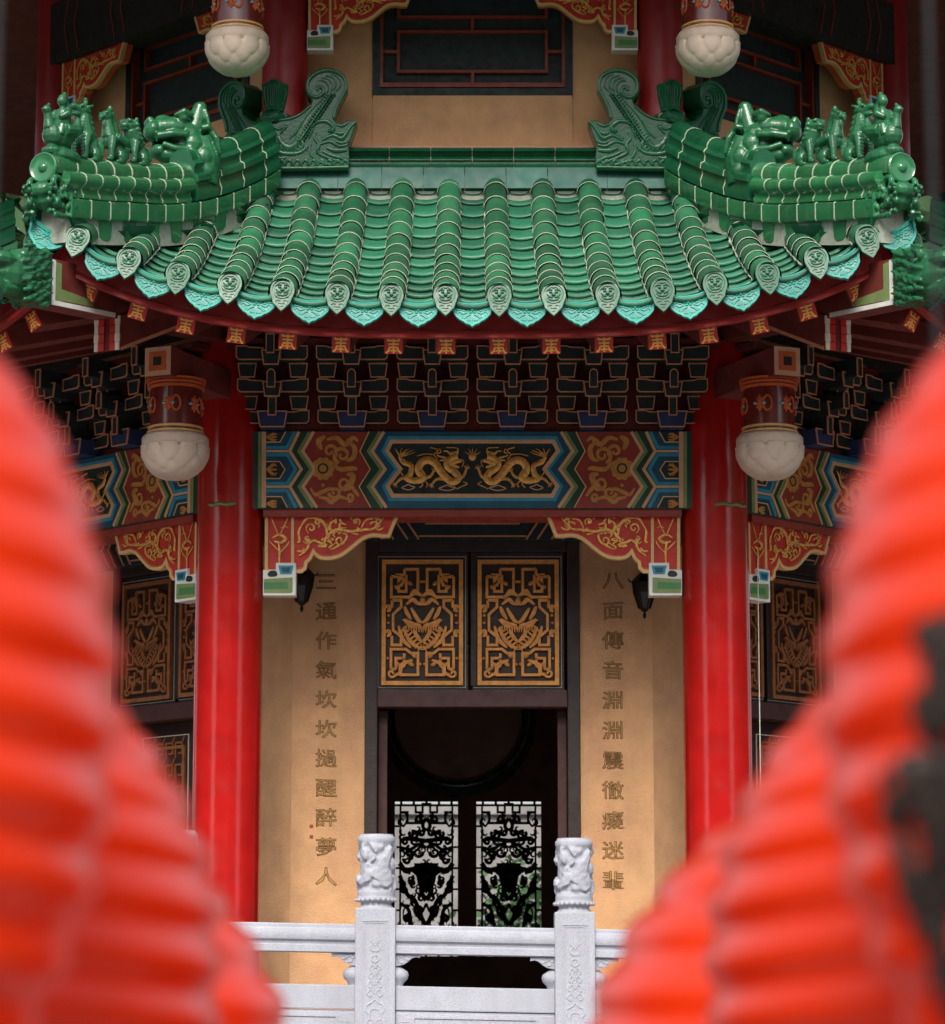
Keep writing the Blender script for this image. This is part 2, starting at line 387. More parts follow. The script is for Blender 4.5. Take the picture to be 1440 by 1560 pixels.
# doorway ---------------------------------------------------------------
YD = YF - .02
b = MB()
for sx in (-1, 1):
    b.box(min(sx * DW, sx * .60), max(sx * DW, sx * .60), YD, YD + .14, 0, ZH)
b.box(-.60, .60, YD + .004, YD + .13, 3.44, ZH)
b.box(-.012, .03, YD + .01, YD + .1, 2.58, 3.44)
door = P(b, 'door_frame', M['brown'], bevel=.006)
b = MB(); b.box(-.60, .60, YD - .012, YD + .12, 2.445, 2.555); P(b, 'transom_rail', M['umber'], door, bevel=.008)
b = MB()
for sx in (-1, 1):
    b.box(min(sx * .598, sx * .54), max(sx * .598, sx * .54), YD + .15, YD + .2, 0, 2.44)
P(b, 'inner_jamb', M['umber'], door, bevel=.005)
def gold_panel(cx):
    leaf = MB(); leaf.box(cx - .29, cx + .29, YD + .03, YD + .07, 2.556, 3.438)
    lf = P(leaf, 'transom_panel', M['brown'], door)
    ln = MB(); ln.ribbon([(cx - .282, 2.575), (cx + .274, 2.575), (cx + .274, 3.41), (cx - .282, 3.41)], .006, YD + .026, YD + .04, True)
    P(ln, 'border_line', mat('pale_line', (.36, .40, .34), .5, .1), lf)
    q = MB(); ya, yb = YD + .004, YD + .035
    z0, z1 = 2.60, 3.375; W = .245
    S = (z1 - z0) / 735.0                       # 735 sketch units tall
    def T(pts): return [((x - 398) * S, z1 - (y - 70) * S) for x, y in pts]
    q.ribbon([(cx - W, z0), (cx + W, z0), (cx + W, z1), (cx - W, z1)], .026, ya - .004, yb, True)
    B = .017
    lines = [[(210,160),(210,285),(320,285),(345,245),(370,245),(370,115),(290,115)], [(210,160),(255,160),(255,250),(300,250),(300,150)], [(290,115),(290,150),(235,150)],
             [(250,200),(280,215)], [(215,305),(270,305),(270,345),(222,390),(222,485),(270,525),(270,575),(215,575),(215,520)], [(215,305),(215,350)],
             [(210,720),(210,600),(300,600),(330,625),(372,625),(372,755),(270,755),(270,740)], [(240,720),(240,655),(290,655),(290,625)], [(210,720),(240,720)], [(290,655),(290,700),(268,715)]]
    curl = [spline([(300,330),(340,300),(365,320),(395,330)]), spline([(290,430),(330,455),(370,452),(398,480)]), spline([(330,350),(352,390),(375,425),(398,440)]),
            spline([(290,340),(305,380),(330,420)]), spline([(285,470),(310,530),(350,575),(400,600)]), spline([(255,460),(280,540),(330,590)]), spline([(345,480),(365,520),(398,560)]),
            spline([(310,295),(340,265),(370,262),(398,280)]), spline([(230,760),(265,740),(270,700),(300,680),(340,665)]), spline([(170,350),(195,340),(200,362),(185,372)]),
            spline([(170,500),(195,490),(200,512),(185,522)]), spline([(250,190),(270,170),(285,185),(275,205)])]
    for sg in (1, -1):
        f = lambda pts: [(cx + sg * x, z) for x, z in T(pts)]
        for l in lines: q.ribbon(f(l), B, ya, yb)
        for l in curl:
            n = len(l); q.ribbon(f(l), [B * (.7 + .8 * math.sin(math.pi * i / (n - 1))) for i in range(n)], ya + .004, yb)
        q.ribbon(f(spiral(215, 745, 28, 1.1, 0, 1)), .014, ya, yb)
        q.prism(f([(275,425),(300,440),(340,452),(385,470),(392,452),(350,440),(320,425),(295,415)]), ya - .003, yb)
        for i in range(7):
            t = i / 6; x = 285 + 100 * t; y = 475 + 115 * t
            q.ribbon(f([(x, y), (x + 26, y - 22 + 6 * (i % 2))]), [.016, .004], ya, yb); q.ribbon(f([(x, y), (x - 14, y + 26)]), [.016, .004], ya, yb)
            x = 300 + 90 * t; q.ribbon(f([(x, 455 + 15 * t), (x + 4, 490 + 10 * t)]), [.012, .004], ya, yb)
        for (x, y) in ((195,395),(192,440),(190,655),(385,690),(390,190)):
            qx, qz = f([(x, y)])[0]; q.ball((qx, ya + .012, qz), .01, .01, .01, 8)
        for (x, y) in ((330,690),(350,640),(250,690),(320,200),(245,225)):
            qx, qz = f([(x, y)])[0]; q.ball((qx, ya + .014, qz), .022, .012, .014, 8, rot=sg * .6)
    gx, gz = T([(398, 310)])[0]; q.ball((cx + gx, ya + .01, gz), .02, .015, .028, 8)
    P(q, 'gilt_lattice', M['gold'], lf, smooth=35)
gold_panel(-.318); gold_panel(.29)
# side doors carry a leaf below the transom as well (their leaves are shut)
M['gold_shaded'] = mat('shaded_gilt', (.30, .105, .03), .55, .35, 20)  # darker copy of the gilt: shade on the side doors put into the colour
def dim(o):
    if o.name.startswith('gilt_lattice'): o.material_slots[0].link = 'OBJECT'; o.material_slots[0].material = M['gold_shaded']
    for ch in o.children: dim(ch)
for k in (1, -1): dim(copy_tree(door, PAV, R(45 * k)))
b = MB(); b.box(-.538, .538, YD + .16, YD + .2, 0, 2.44)
sd = P(b, 'door_leaf', M['brown'])
b = MB()
for sx in (-1, 1):
    xa, xb = sx * .04, sx * .52; ln = [(xa, .9), (xb, .9), (xb, 2.36), (xa, 2.36)]
    b.ribbon(ln, .006, YD + .154, YD + .165, True)
P(b, 'border_line', M['cream'], sd)
b = MB()
for sx in (-1, 1):
    cx = sx * .28; b.ribbon([(cx - .2, .98), (cx + .2, .98), (cx + .2, 2.28), (cx - .2, 2.28)], .022, YD + .145, YD + .165, True)
    for i in range(9):
        for j in range(4):
            x = cx - .15 + .1 * j; z = 1.05 + .145 * i
            b.ribbon([(x - .04, z), (x - .04, z + .1), (x + .03, z + .1), (x + .03, z + .03), (x - .01, z + .03)], .012, YD + .15, YD + .165)
            b.ribbon([(x + .03, z + .1), (x + .05, z + .14)], .012, YD + .15, YD + .165)
P(b, 'gilt_lattice', M['gold_shaded'], sd)
sd.rotation_euler.z = R(45); copy_tree(sd, PAV, R(-90))

# head beam over the door, dark with faint painted lines
b = MB(); b.box(-1.05, 1.05, YF - .14, YF - .024, 3.50, 3.95)
hb = P(b, 'inner_beam', M['p_ink'])
b = MB(); yb = YF - .146
for zz, hw_ in ((3.515, .34), (3.595, .30), (3.66, .36)): b.box(-hw_, hw_, yb, yb + .02, zz, zz + .010)
for sx in (-1, 1):
    for d in (0, .07, .16, .23): b.ribbon([(sx * (.34 + d), 3.50), (sx * (.42 + d), 3.62), (sx * (.36 + d), 3.72), (sx * (.42 + d), 3.9)], .012, yb - .001, yb + .02)
P(b, 'painted_line', M['copper'], hb)
for k in (1, -1): copy_tree(hb, PAV, R(45 * k))

# ceiling of the lower storey, far wall and its pierced doors ---------------
oct_ = lambda a: [(a / math.cos(R(22.5)) * math.cos(q), a / math.cos(R(22.5)) * math.sin(q)) for q in ANG]
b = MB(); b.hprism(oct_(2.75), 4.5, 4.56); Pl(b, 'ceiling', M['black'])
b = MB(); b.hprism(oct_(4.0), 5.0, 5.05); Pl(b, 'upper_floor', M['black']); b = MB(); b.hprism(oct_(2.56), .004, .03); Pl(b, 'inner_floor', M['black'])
YB = AP + AI
b = MB(); q = TI * math.tan(R(22.5))
for x0, x1 in ((-HI, -.72), (.72, HI)): b.box(x0, x1, YB - TI, YB, 0, 5.3)
b.box(-.72, .72, YB - TI, YB, 2.6, 5.3); P(b, 'wall', M['plum'])
zb0, zb1 = at(0, 1457, YB - .12)[1], at(0, 1221, YB - .12)[1]
YL = YB - .12
b = MB()
for x0, x1 in ((-.72, -.626), (-.118, .032), (.552, .72)): b.box(x0, x1, YL, YL + .05, 0, 2.6)
for x0, x1 in ((-.626, -.118), (.032, .552)):
    b.box(x0, x1, YL, YL + .05, zb1, 2.6); b.box(x0, x1, YL, YL + .05, .3, zb0)
lf = P(b, 'rear_door', M['plum'])
for x0, x1 in ((-.626, -.118), (.032, .552)):
    q = MB(); W = (x1 - x0); cx = (x0 + x1) / 2; H = zb1 - zb0; ya, yb = YL + .01, YL + .035
    ix = W / 2 - .045
    q.ribbon([(cx - ix, zb0 + .03), (cx + ix, zb0 + .03), (cx + ix, zb1 - .03), (cx - ix, zb1 - .03)], .016, ya, yb, True)
    for i in range(8):
        z = zb0 + .03 + (H - .06) * i / 7
        for sg in (-1, 1): q.box(min(cx + sg * ix, cx + sg * W / 2), max(cx + sg * ix, cx + sg * W / 2), ya, yb, z - .008, z + .008)
    for i in range(5):
        x = x0 + W * (i + .5) / 5
        for (a, b_) in ((zb1 - .03, zb1), (zb0, zb0 + .03)): q.box(x - .01, x + .01, ya, yb, a, b_)
    for sg in (-1, 1):
        f = lambda pts: [(cx + sg * x * W, zb0 + H * z) for x, z in pts]
        def rb(pts, wd=.02, sp=True): q.ribbon(f(spline(pts) if sp else pts), wd, ya, yb)
        rb([(0, .985), (.06, .985), (.06, .93), (.17, .93), (.17, .975)], .018, False)
        rb([(.40, .93), (.30, .93), (.30, .86), (.10, .86), (.10, .93)], .02, False)
        rb([(.40, .86), (.36, .84), (.30, .89), (.34, .93)], .016); rb([(0, .89), (.05, .86), (.05, .83), (0, .81)], .03)
        for (x, z, r, tn, a0, s_) in ((.20, .78, .07, 1.3, 1.0, 1), (.07, .80, .05, 1.2, 0, -1), (.33, .74, .06, 1.2, 2.2, -1), (.13, .67, .08, 1.3, 3, 1), (.30, .62, .06, 1.1, .5, -1),
                                      (.25, .50, .05, 1.1, 2, 1), (.34, .43, .06, 1.2, 1, -1), (.10, .30, .05, 1.2, 0, 1), (.30, .24, .07, 1.2, 3, -1), (.36, .12, .06, 1.2, 1.4, 1), (.14, .13, .06, 1.3, 4, -1)):
            sp = spiral(0, 0, r, tn, a0, s_)
            q.ribbon([(cx + sg * (x * W + dx * W), zb0 + H * z + dz * W) for dx, dz in sp], [.03 - .016 * i / 14 for i in range(15)], ya, yb)
        rb([(.40, .70), (.25, .69), (.12, .72), (0, .70)], .026); rb([(.42, .60), (.33, .55), (.22, .56), (.12, .53), (0, .56)], .04)
        rb([(.42, .52), (.30, .40), (.18, .36), (.06, .24), (0, .20)], .035); rb([(.42, .34), (.28, .30), (.22, .18), (.10, .08), (0, .04)], .03)
        rb([(.05, .50), (.08, .42), (0, .36)], .04); rb([(0, .34), (.07, .28), (.18, .26)], .02); rb([(.42, .22), (.40, .08), (.30, .03)], .024)
        for i in range(9):
            t = i / 8; x = .40 - .36 * t; z = .50 - .28 * t
            rb([(x, z), (x - .03, z - .07)], [.018, .004], False); rb([(x, z), (x + .05, z - .03)], [.018, .004], False)
            x = .40 - .34 * t; z = .33 - .27 * t
            rb([(x, z), (x + .01, z - .06)], [.016, .004], False); rb([(x, z), (x - .05, z + .03)], [.016, .004], False)
    rl = random.Random(5)
    for i in range(46):
        x, z = rl.uniform(.02, .40), rl.uniform(.03, .90); rr = rl.uniform(.03, .065); sp = spiral(0, 0, rr, rl.uniform(.5, 1.0), rl.uniform(0, 6), rl.choice((1, -1)), 8); w_ = rl.uniform(.018, .034)
        for sg in (-1, 1): q.ribbon([(cx + sg * (x * W + dx * W * 1.3), zb0 + H * z + dz * W * 1.3) for dx, dz in sp], [w_ * (1 - .09 * i_) for i_ in range(9)], ya + .0002 * i, yb)
    q.prism([(cx - .10, zb0 + H * .60), (cx + .10, zb0 + H * .60), (cx + .07, zb0 + H * .47), (cx, zb0 + H * .40), (cx - .07, zb0 + H * .47)], ya, yb)
    q.ribbon([(cx - .16, zb0 + H * .76), (cx, zb0 + H * .745), (cx + .16, zb0 + H * .76)], .035, ya, yb)
    P(q, 'pierced_panel', M['black'], lf)

# big drum inside -----------------------------------------------------------
dr = thing('hanging_drum', 'large dark barrel drum hung in the shadow behind the doorway', 'drum', (-.10, 3.1, 2.58))
def ring(r0, y0, r1, y1, n=40):
    return [(r0 * math.cos(2*math.pi*i/n), y0, r0 * math.sin(2*math.pi*i/n)) for i in range(n)] + [(r1 * math.cos(2*math.pi*i/n), y1, r1 * math.sin(2*math.pi*i/n)) for i in range(n)]
b = MB(); n = 40; yr = [(-.36, .46), (-.3, .50), (0, .55), (.3, .50), (.36, .46)]
for (ya, ra), (yb, rb_) in zip(yr[:-1], yr[1:]): b.add(ring(ra, ya, rb_, yb), [(i, (i+1) % n, n + (i+1) % n, n + i) for i in range(n)])
b.build('barrel', M['black'], dr, smooth=60)
b = MB(); b.add(ring(.44, -.361, .30, -.366), [(i, (i+1) % n, n + (i+1) % n, n + i) for i in range(n)] + [tuple(range(n, 2*n))]); b.build('drumhead', M['hide'], dr)
b = MB(); b.tube([(.49 * math.cos(a), -.35, .49 * math.sin(a)) for a in [2*math.pi*i/48 for i in range(49)]], .012, 6); b.build('rim_hoop', mat('steel_hoop', (.3, .34, .32), .25, .2, 8, metal=.9), dr, smooth=60)
b = MB()
for sx in (-.35, .35): b.tube([(sx, 0, .40), (sx, 0, 1.9)], .012, 6)
b.build('hanging_chain', M['iron'], dr)

# painted beam -----------------------------------------------------------------
BY = -.14
bz0, bz1 = at(0, 775, BY)[1], at(0, 657, BY)[1]
b = MB(); b.box(-1.345, 1.345, BY, .14, bz0, bz1)
beam = P(b, 'painted_beam', M['p_green'])
Z4 = lambda pts: pxs(pts, BY, 4, 378, 640)
chev = lambda a, b_, c_, d, e: [(a, 72), (b_, 190), (c_, 300), (d, 407), (e, 534)]
c1 = chev(310, 255, 325, 255, 330); c2 = chev(400, 333, 408, 335, 420); c3 = chev(738, 682, 745, 677, 748); c4 = chev(828, 757, 836, 757, 843)
panel = [(875, 132), (846, 188), (930, 300), (850, 403), (882, 462)]
XC = (720 - 378) * 4 + 4
_by = [0]
def both(fn):
    for sg in (1, -1): fn(lambda pts: [(sg * x, z) for x, z in Z4(pts)])
def sides(nm, m, *fns):
    for sg in (1, -1):
        b = MB()
        for fn in fns: fn(b, lambda pts: [(sg * x, z) for x, z in Z4(pts)])
        P(b, nm, m, beam)
fields = [('blue_end_field', [(112, 72)] + c1 + [(112, 534)], M['p_blue']), ('green_chevron', c1 + c2[::-1], M['p_green']),
          ('red_field', c2 + c3[::-1], M['p_red']), ('green_chevron', c3 + c4[::-1], M['p_green'])]
for nm, pts, m in fields:
    sides(nm, m, lambda b, f: b.prism(f(pts), BY - .004, BY + .02))
b = MB(); pl = Z4(c4); b.prism(pl + mir(pl)[::-1], BY - .004, BY + .02); P(b, 'blue_centre_field', M['p_blue'], beam)
b = MB(); pl = Z4(panel); b.prism(pl + mir(pl)[::-1], BY - .006, BY + .02); P(b, 'dragon_panel', M['p_ink'], beam)
for pl_ in ([(112, 254), (193, 254), (226, 303), (193, 357), (112, 357)], [(112, 72), (230, 72), (195, 135), (112, 135)], [(112, 468), (205, 468), (240, 534), (112, 534)]):
    sides('dark_hexagon', M['p_ink'], lambda b, f: b.prism(f(pl_), BY - .008, BY + .02))
for cc in (c1, c2, c4): sides('peach_border', M['peach'], lambda b, f: b.ribbon(f(cc), .019, BY - .010, BY))
for yy in (190, 407): sides('peach_border', M['peach'], lambda b, f: b.ribbon(f([(112, yy), (250, yy)]), .014, BY - .009, BY))
sides('peach_border', M['peach'], lambda b, f: b.ribbon(f([(97, 72), (97, 534)]), .026, BY - .0105, BY))
pl = Z4(panel); b = MB(); b.ribbon(pl + mir(pl)[::-1], .024, BY - .011, BY, True); P(b, 'peach_border', M['peach'], beam)
for cc, dx in ((c1, -3), (c2, -3), (c3, 0), (c4, -3)): sides('gold_line', M['gold_t'], lambda b, f: b.ribbon(f([(x + dx, y) for x, y in cc]), .006, BY - .013, BY))
pl = Z4([(x + 8, y + (4 if y < 300 else -4 if y > 300 else 0)) for x, y in panel]); b = MB(); b.ribbon(pl + mir(pl)[::-1], .005, BY - .014, BY, True); P(b, 'gold_line', M['gold_t'], beam)
for pl_ in ([(112, 254), (193, 254), (226, 303), (193, 357), (112, 357)], [(230, 72), (195, 135), (112, 135)], [(112, 468), (205, 468), (240, 534)]):
    sides('gold_line', M['gold_t'], lambda b, f: b.ribbon(f(pl_), .006, BY - .0115, BY))
for cc, dx in ((c2, -24), (c4, -24)): sides('olive_band', M['p_lgreen'], lambda b, f: b.ribbon(f([(x + dx, y) for x, y in cc]), .018, BY - .007, BY))
sides('olive_band', M['p_lgreen'], lambda b, f: b.ribbon(f([(72, 72), (72, 534)]), .022, BY - .007, BY))
for pl_ in ([(112, 212), (240, 212), (290, 300), (240, 388), (112, 388)], [(112, 430), (238, 430), (292, 534)], [(112, 168), (238, 168), (285, 72)]):
    sides('light_blue_band', M['p_lblue'], lambda b, f: b.ribbon(f(pl_), .02, BY - .007, BY))
pl = Z4([(862, 112), (826, 188), (910, 300), (830, 403), (868, 482)]); b = MB(); b.ribbon(pl + mir(pl)[::-1], .026, BY - .007, BY, True); P(b, 'light_blue_band', M['p_lblue'], beam)
# lotus scrolls on the red fields
b = MB()
def scr(f, pts, wd): 
    l = spline(pts, 5); n = len(l); _by[0] = (_by[0] + 1) % 23; b.ribbon(f(l), [wd * (.45 + .75 * math.sin(math.pi * i / (n - 1))) for i in range(n)], BY - .009 - .00013 * _by[0], BY)
def sw(f, cx, cy, r, tn, a0, s_, wd=.018):
    _by[0] = (_by[0] + 1) % 23
    b.ribbon(f([(cx + r * math.cos(a0 + s_ * tn * 6.283 * i / 14) * (1 - .8 * i / 14), cy + r * math.sin(a0 + s_ * tn * 6.283 * i / 14) * (1 - .8 * i / 14)) for i in range(15)]), [wd * (1.1 - .5 * i / 14) for i in range(15)], BY - .009 - .00013 * _by[0], BY)
def lotus(f):
    for q in range(10):
        a = q * .6283; cx, cy = 457 + 52 * math.cos(a), 297 + 52 * math.sin(a)
        b.prism(f([(cx + 20 * math.cos(t * .785), cy + 20 * math.sin(t * .785)) for t in range(8)]), BY - .0086 - .0001 * q, BY)
    b.prism(f([(457 + 52 * math.cos(t * .3927), 297 + 52 * math.sin(t * .3927)) for t in range(16)]), BY - .0124, BY)
    scr(f, [(380, 415), (410, 455), (450, 440), (500, 420), (560, 430)], .02); scr(f, [(430, 470), (480, 480), (510, 500), (560, 470), (640, 495)], .022)
    scr(f, [(560, 430), (620, 390), (640, 340), (600, 330)], .03); scr(f, [(620, 390), (650, 430), (675, 465)], .02); scr(f, [(480, 120), (540, 110), (590, 150), (640, 110), (670, 130)], .026)
    scr(f, [(450, 180), (430, 130), (470, 100)], .03); scr(f, [(520, 260), (560, 300), (640, 295), (665, 300)], .024); scr(f, [(600, 120), (650, 170), (640, 230), (600, 250)], .026)
    sw(f, 590, 385, 48, 1.2, 0, 1); sw(f, 530, 440, 40, 1.2, 3, -1); sw(f, 575, 215, 55, 1.3, 2, 1, .022); sw(f, 500, 190, 45, 1.2, 1, -1, .02); sw(f, 620, 470, 26, 1.1, 2, -1)
    b.prism(f([(457 + 11 * math.cos(t), 398 + 11 * math.sin(t)) for t in range(6)]), BY - .009, BY)
for sg in (1, -1):
    b = MB(); lotus(lambda pts: [(sg * x, z) for x, z in Z4(pts)]); P(b, 'lotus_scroll', M['ochre_orn'], beam)
sides('lotus_ring', M['p_ink'], lambda b, f: b.ribbon(f([(457 + 28 * math.cos(t * .3927), 297 + 28 * math.sin(t * .3927)) for t in range(16)]), .01, BY - .0135, BY, True))
for yc, hh in ((303, 40), (105, 26), (512, 24)):
    for sg in (1, -1):
        b = MB(); f = lambda pts: [(sg * x, z) for x, z in Z4(pts)]
        for k in range(6): b.ribbon(f([(116, yc), (150 + 14 * (k % 2), yc + hh * math.sin(k * 1.05) * .9), (178, yc + hh * math.sin(k * 1.05) * .6)]), [.012, .012, .003], BY - .012 - .0002 * k, BY)
        P(b, 'leaf_sprig', M['ochre_orn'], beam)
# the two dragons and the pearl
Dg = lambda pts: [at(580 + x / 4.966 - 5, 660 + y / 4.966, BY) for x, y in pts]
for sg in (1, -1):
    d = MB()
    f = lambda pts: [(sg * x, BY - .016, z) for x, z in Dg(pts)]
    body = spline([(170,180),(195,225),(255,250),(250,310),(225,345),(290,362),(345,340),(312,280),(335,225),(390,208),(440,235),(480,290),(520,340),(570,372),(612,345),(590,300),(540,265),(528,232),(560,195),(605,175)], 6)
    n = len(body); d.tube(f(body), [.010 + .016 * min(1, 3 * i / n) * (1 - .25 * (i / n)) for i in range(n)], 7, flat=.6)
    for i in range(4, n - 4):                # dorsal scales
        p = Vector(body[i]); t = (Vector(body[i+1]) - Vector(body[i-1])).normalized(); nn = Vector((t.y, -t.x))
        d.tube(f([tuple(p + nn * 13), tuple(p + nn * 26)]), [.005, .001], 4)
    def leg(pts, r=.011):
        l = spline(pts, 3); d.tube(f(l), [r * (1.1 - .5 * i / len(l)) for i in range(len(l))], 6, flat=.6)
        e = Vector(pts[-1])
        for a in (-1.1, -.4, .3, 1.0):
            dv = (Vector(pts[-1]) - Vector(pts[-2])).normalized(); c_, s_ = math.cos(a), math.sin(a)
            d.tube(f([tuple(e), tuple(e + Vector((dv.x*c_ - dv.y*s_, dv.x*s_ + dv.y*c_)) * 30)]), [.006, .0015], 4)
    leg([(250,350),(185,345),(140,385)]); leg([(330,350),(400,330),(425,290)]); leg([(520,350),(450,350),(415,390)]); leg([(590,365),(650,330),(675,270)])
    for a in (0, .5, 1.0, 1.6, 2.2): d.tube(f(spline([(170,180),(180 + 50*math.cos(a), 165 - 30*math.sin(a)),(190 + 95*math.cos(a), 145 - 30*math.sin(a))], 3)), [.006,.005,.005,.004,.003,.002,.001], 4)
    hx, hy = 585, 205
    for pts, r in (([(540,230),(600,215),(640,210)], .022), ([(560,240),(600,255),(620,262)], .013), ([(520,190),(480,180),(450,170)], .008), ([(525,205),(470,210)], .008), ([(560,170),(530,140),(500,140)], .008), ([(600,175),(610,140),(600,115),(520,112)], .006), ([(560,160),(590,150),(615,140)], .013)):
        l = spline(pts, 4); d.tube(f(l), [r * (1 - .6 * i / len(l)) for i in range(len(l))], 6, flat=.6)
    for pts in ([(440,240),(455,200),(430,165),(460,130),(400,110)], [(430,165),(360,160),(300,175)], [(640,260),(655,215),(630,200)], [(330,365),(345,390),(320,415)], [(365,365),(380,390),(370,412)], [(650,370),(680,385),(640,405),(600,425)], [(200,330),(180,300),(185,275)], [(450,160),(480,145),(470,120)]):
        l = spline(pts, 4); d.tube(f(l), .0038, 4)
    P(d, 'gilt_dragon', M['gold_hi'], beam, smooth=50)
    d = MB()
    for (x, y, ww) in ((235, 410, 48), (530, 415, 62)):
        d.ribbon([(sg*p[0], p[1]) for p in Dg(spline([(x-ww,y+5),(x-ww*.4,y-12),(x,y-20),(x+ww*.4,y-10),(x+ww,y),(x+ww*.3,y+18),(x-ww*.3,y+18)], 4, True))], .006, BY - .012, BY, True)
    P(d, 'cloud_outline', M['peach'], beam)
d = MB(); f = lambda pts: [(x, BY - .016, z) for x, z in Dg(pts)]
px_, pz_ = Dg([(700, 180)])[0]; px_ = 0.0
d.ball((px_, BY - .012, pz_), .024, .012, .026, 10)
for a in (.6, 1.1, 1.57, 2.0, 2.5): d.tube([(px_ + .02*math.cos(a), BY - .01, pz_ + .02*math.sin(a)), (px_ + .06*math.cos(a), BY - .01, pz_ + .055*math.sin(a))], [.007, .001], 5)
P(d, 'flaming_pearl', M['gold_hi'], beam, smooth=50)
b = MB(); b.box(-1.27, 1.27, BY + .02, .12, bz0 - .045, bz0 - .001); P(b, 'red_under_board', M['p_red'], beam)
for k in (1, -1): copy_tree(beam, PAV, R(45 * k))

# carved corbels under the beam ----------------------------------------------------
QY = -.07
Q4 = lambda pts: pxs(pts, QY, 4, 378, 640)
def corbel():
    low = [(858,706)] + spline([(820,708),(760,702),(700,722),(630,778),(565,825),(500,842),(440,838),(405,812)], 4) + [(398,800),(380,842),(352,868),(348,902),(325,922),(112,922)]
    outline = [(112,556),(918,556)] + low
    root = MB(); root.prism(Q4(outline), QY, QY + .10)
    o = P(root, 'carved_corbel', M['orange'])
    b = MB(); inn = [(124,572),(262,572),(262,905),(124,905)]; b.prism(Q4(inn), QY - .003, QY + .02)
    b.prism(Q4([(282,572),(893,572),(848,688),(760,684),(692,705),(620,762),(560,806),(500,822),(440,818),(400,785),(372,832),(338,862),(334,895),(282,902)]), QY - .003, QY + .02)
    P(b, 'red_ground', M['p_verm'], o)
    b = MB(); b.ribbon(Q4(outline), .020, QY - .012, QY + .03, True); b.ribbon(Q4([(272,560),(272,915)]), .018, QY - .011, QY + .01)
    P(b, 'gilt_border', M['gold_t'], o, bevel=.003)
    b = MB(); Y3 = QY - .012
    def vine(pts, r=.009):
        l = spline(pts, 4); n = len(l); b.tube([(x, Y3, z) for x, z in Q4(l)], [.78 * r * (.35 + .85 * math.sin(math.pi * (i + 1) / (n + 1))) for i in range(n)], 6, flat=.8)
    def whirl(cx, cy, r, tn, a0, s_, rr=.008): vine([(cx + r*(1-.85*i/9)*math.cos(a0 + s_*tn*6.283*i/9), cy + r*(1-.85*i/9)*math.sin(a0 + s_*tn*6.283*i/9)) for i in range(10)], rr)
    vine([(480,700),(470,640),(420,600),(360,600),(330,640)], .013); vine([(460,770),(480,710),(540,670),(620,680),(700,670),(770,660),(830,590)], .011)
    vine([(310,830),(350,800),(370,760),(350,720),(370,710)], .010); vine([(480,760),(440,750),(400,735),(370,760)], .010); vine([(330,640),(310,680),(315,740),(300,745)], .009)
    vine([(520,690),(500,640),(530,610)], .008); vine([(560,670),(560,630),(600,640)], .008); vine([(690,660),(720,610),(760,600),(740,590)], .009); vine([(770,660),(800,670),(830,655)], .008)
    vine([(500,790),(530,780),(590,740),(600,700),(570,690)], .009); vine([(345,780),(330,800),(300,800)], .008)
    whirl(560, 735, 34, 1.2, 0, 1); whirl(660, 620, 26, 1.2, 1, -1); whirl(385, 660, 34, 1.3, 2, 1); whirl(360, 735, 22, 1.1, 3, -1); whirl(420, 620, 22, 1.2, 4, 1); whirl(790, 640, 16, 1.1, 0, 1)
    for i in range(46):
        x = 300 + random.random() * 520; y = 590 + random.random() * 200
        if y < 790 - max(0, x - 420) * .28: vine([(x, y), (x + random.uniform(-26, 26), y + random.uniform(-22, 22)), (x + random.uniform(-34, 34), y + random.uniform(-30, 10))], .0065)
    vine([(190,880),(192,800),(185,740)], .008); vine([(185,700),(160,640),(140,590)], .005); vine([(195,700),(225,640),(245,590)], .005); vine([(190,800),(150,760),(130,740)], .005); vine([(195,810),(235,770),(250,740)], .005)
    vine([(150,720),(190,700),(230,725),(200,750),(160,740)], .012); vine([(200,660),(225,650),(245,660)], .004)
    P(b, 'gilt_vine', M['gold_hi'], o, smooth=50)
    blk = MB(); blk.prism(Q4([(170,872),(294,872),(292,1072),(92,1072),(92,915),(170,915)]), QY - .02, QY + .09)
    bo = P(blk, 'end_block', M['white'], o, bevel=.004)
    b = MB(); b.prism(Q4([(186,890),(278,890),(266,942),(198,942)]), QY - .024, QY); P(b, 'end_block_blue', M['p_lblue'], o)
    b = MB(); b.prism(Q4([(204,902),(260,902),(252,932),(212,932)]), QY - .027, QY); P(b, 'end_block_navy', M['p_blue'], o)
    b = MB(); b.prism(Q4([(98,972),(272,962),(272,1050),(262,1056),(98,1056)]), QY - .024, QY); P(b, 'end_block_olive', M['p_lgreen'], o)
    b = MB(); b.prism(Q4([(98,994),(240,990),(244,1030),(98,1034)]), QY - .027, QY)
    P(b, 'end_block_green', M['p_mgreen'], o)
    b = MB(); b.prism(Q4(spline([(122,938),(140,922),(172,924),(178,950),(150,958),(126,954)], 4, True)), QY - .026, QY); P(b, 'end_block_scroll', M['p_ink'], o)
    return o
cb = corbel()
def mirror_tree(o, parent):
    c = o.copy(); COL.objects.link(c); me = o.data.copy(); c.data = me; c.parent = parent
    for v in me.vertices: v.co.x = -v.co.x
    me.flip_normals()
    for ch in list(o.children): mirror_tree(ch, c)
    return c
cbr = mirror_tree(cb, PAV)
zq = .85; zoff = at(0, 78, AP - 2.99)[1] - zq * at(0, 908, QY)[1]
for o0 in (cb, cbr):
    for k in (1, -1): copy_tree(o0, PAV, R(45 * k))
    for k in (0, 1, -1):
        c = copy_tree(o0, PAV, R(45 * k)); c.scale = (.843, .823, zq); c.location = (0, 0, zoff); c.name = 'upper_carved_corbel'
c = copy_tree(beam, PAV); c.scale = (.86, .823, zq); c.location = (0, 0, zoff + .02); c.name = 'upper_painted_beam'
b = MB(); b.box(-1.345, 1.345, BY, .14, bz0 - .04, bz1)
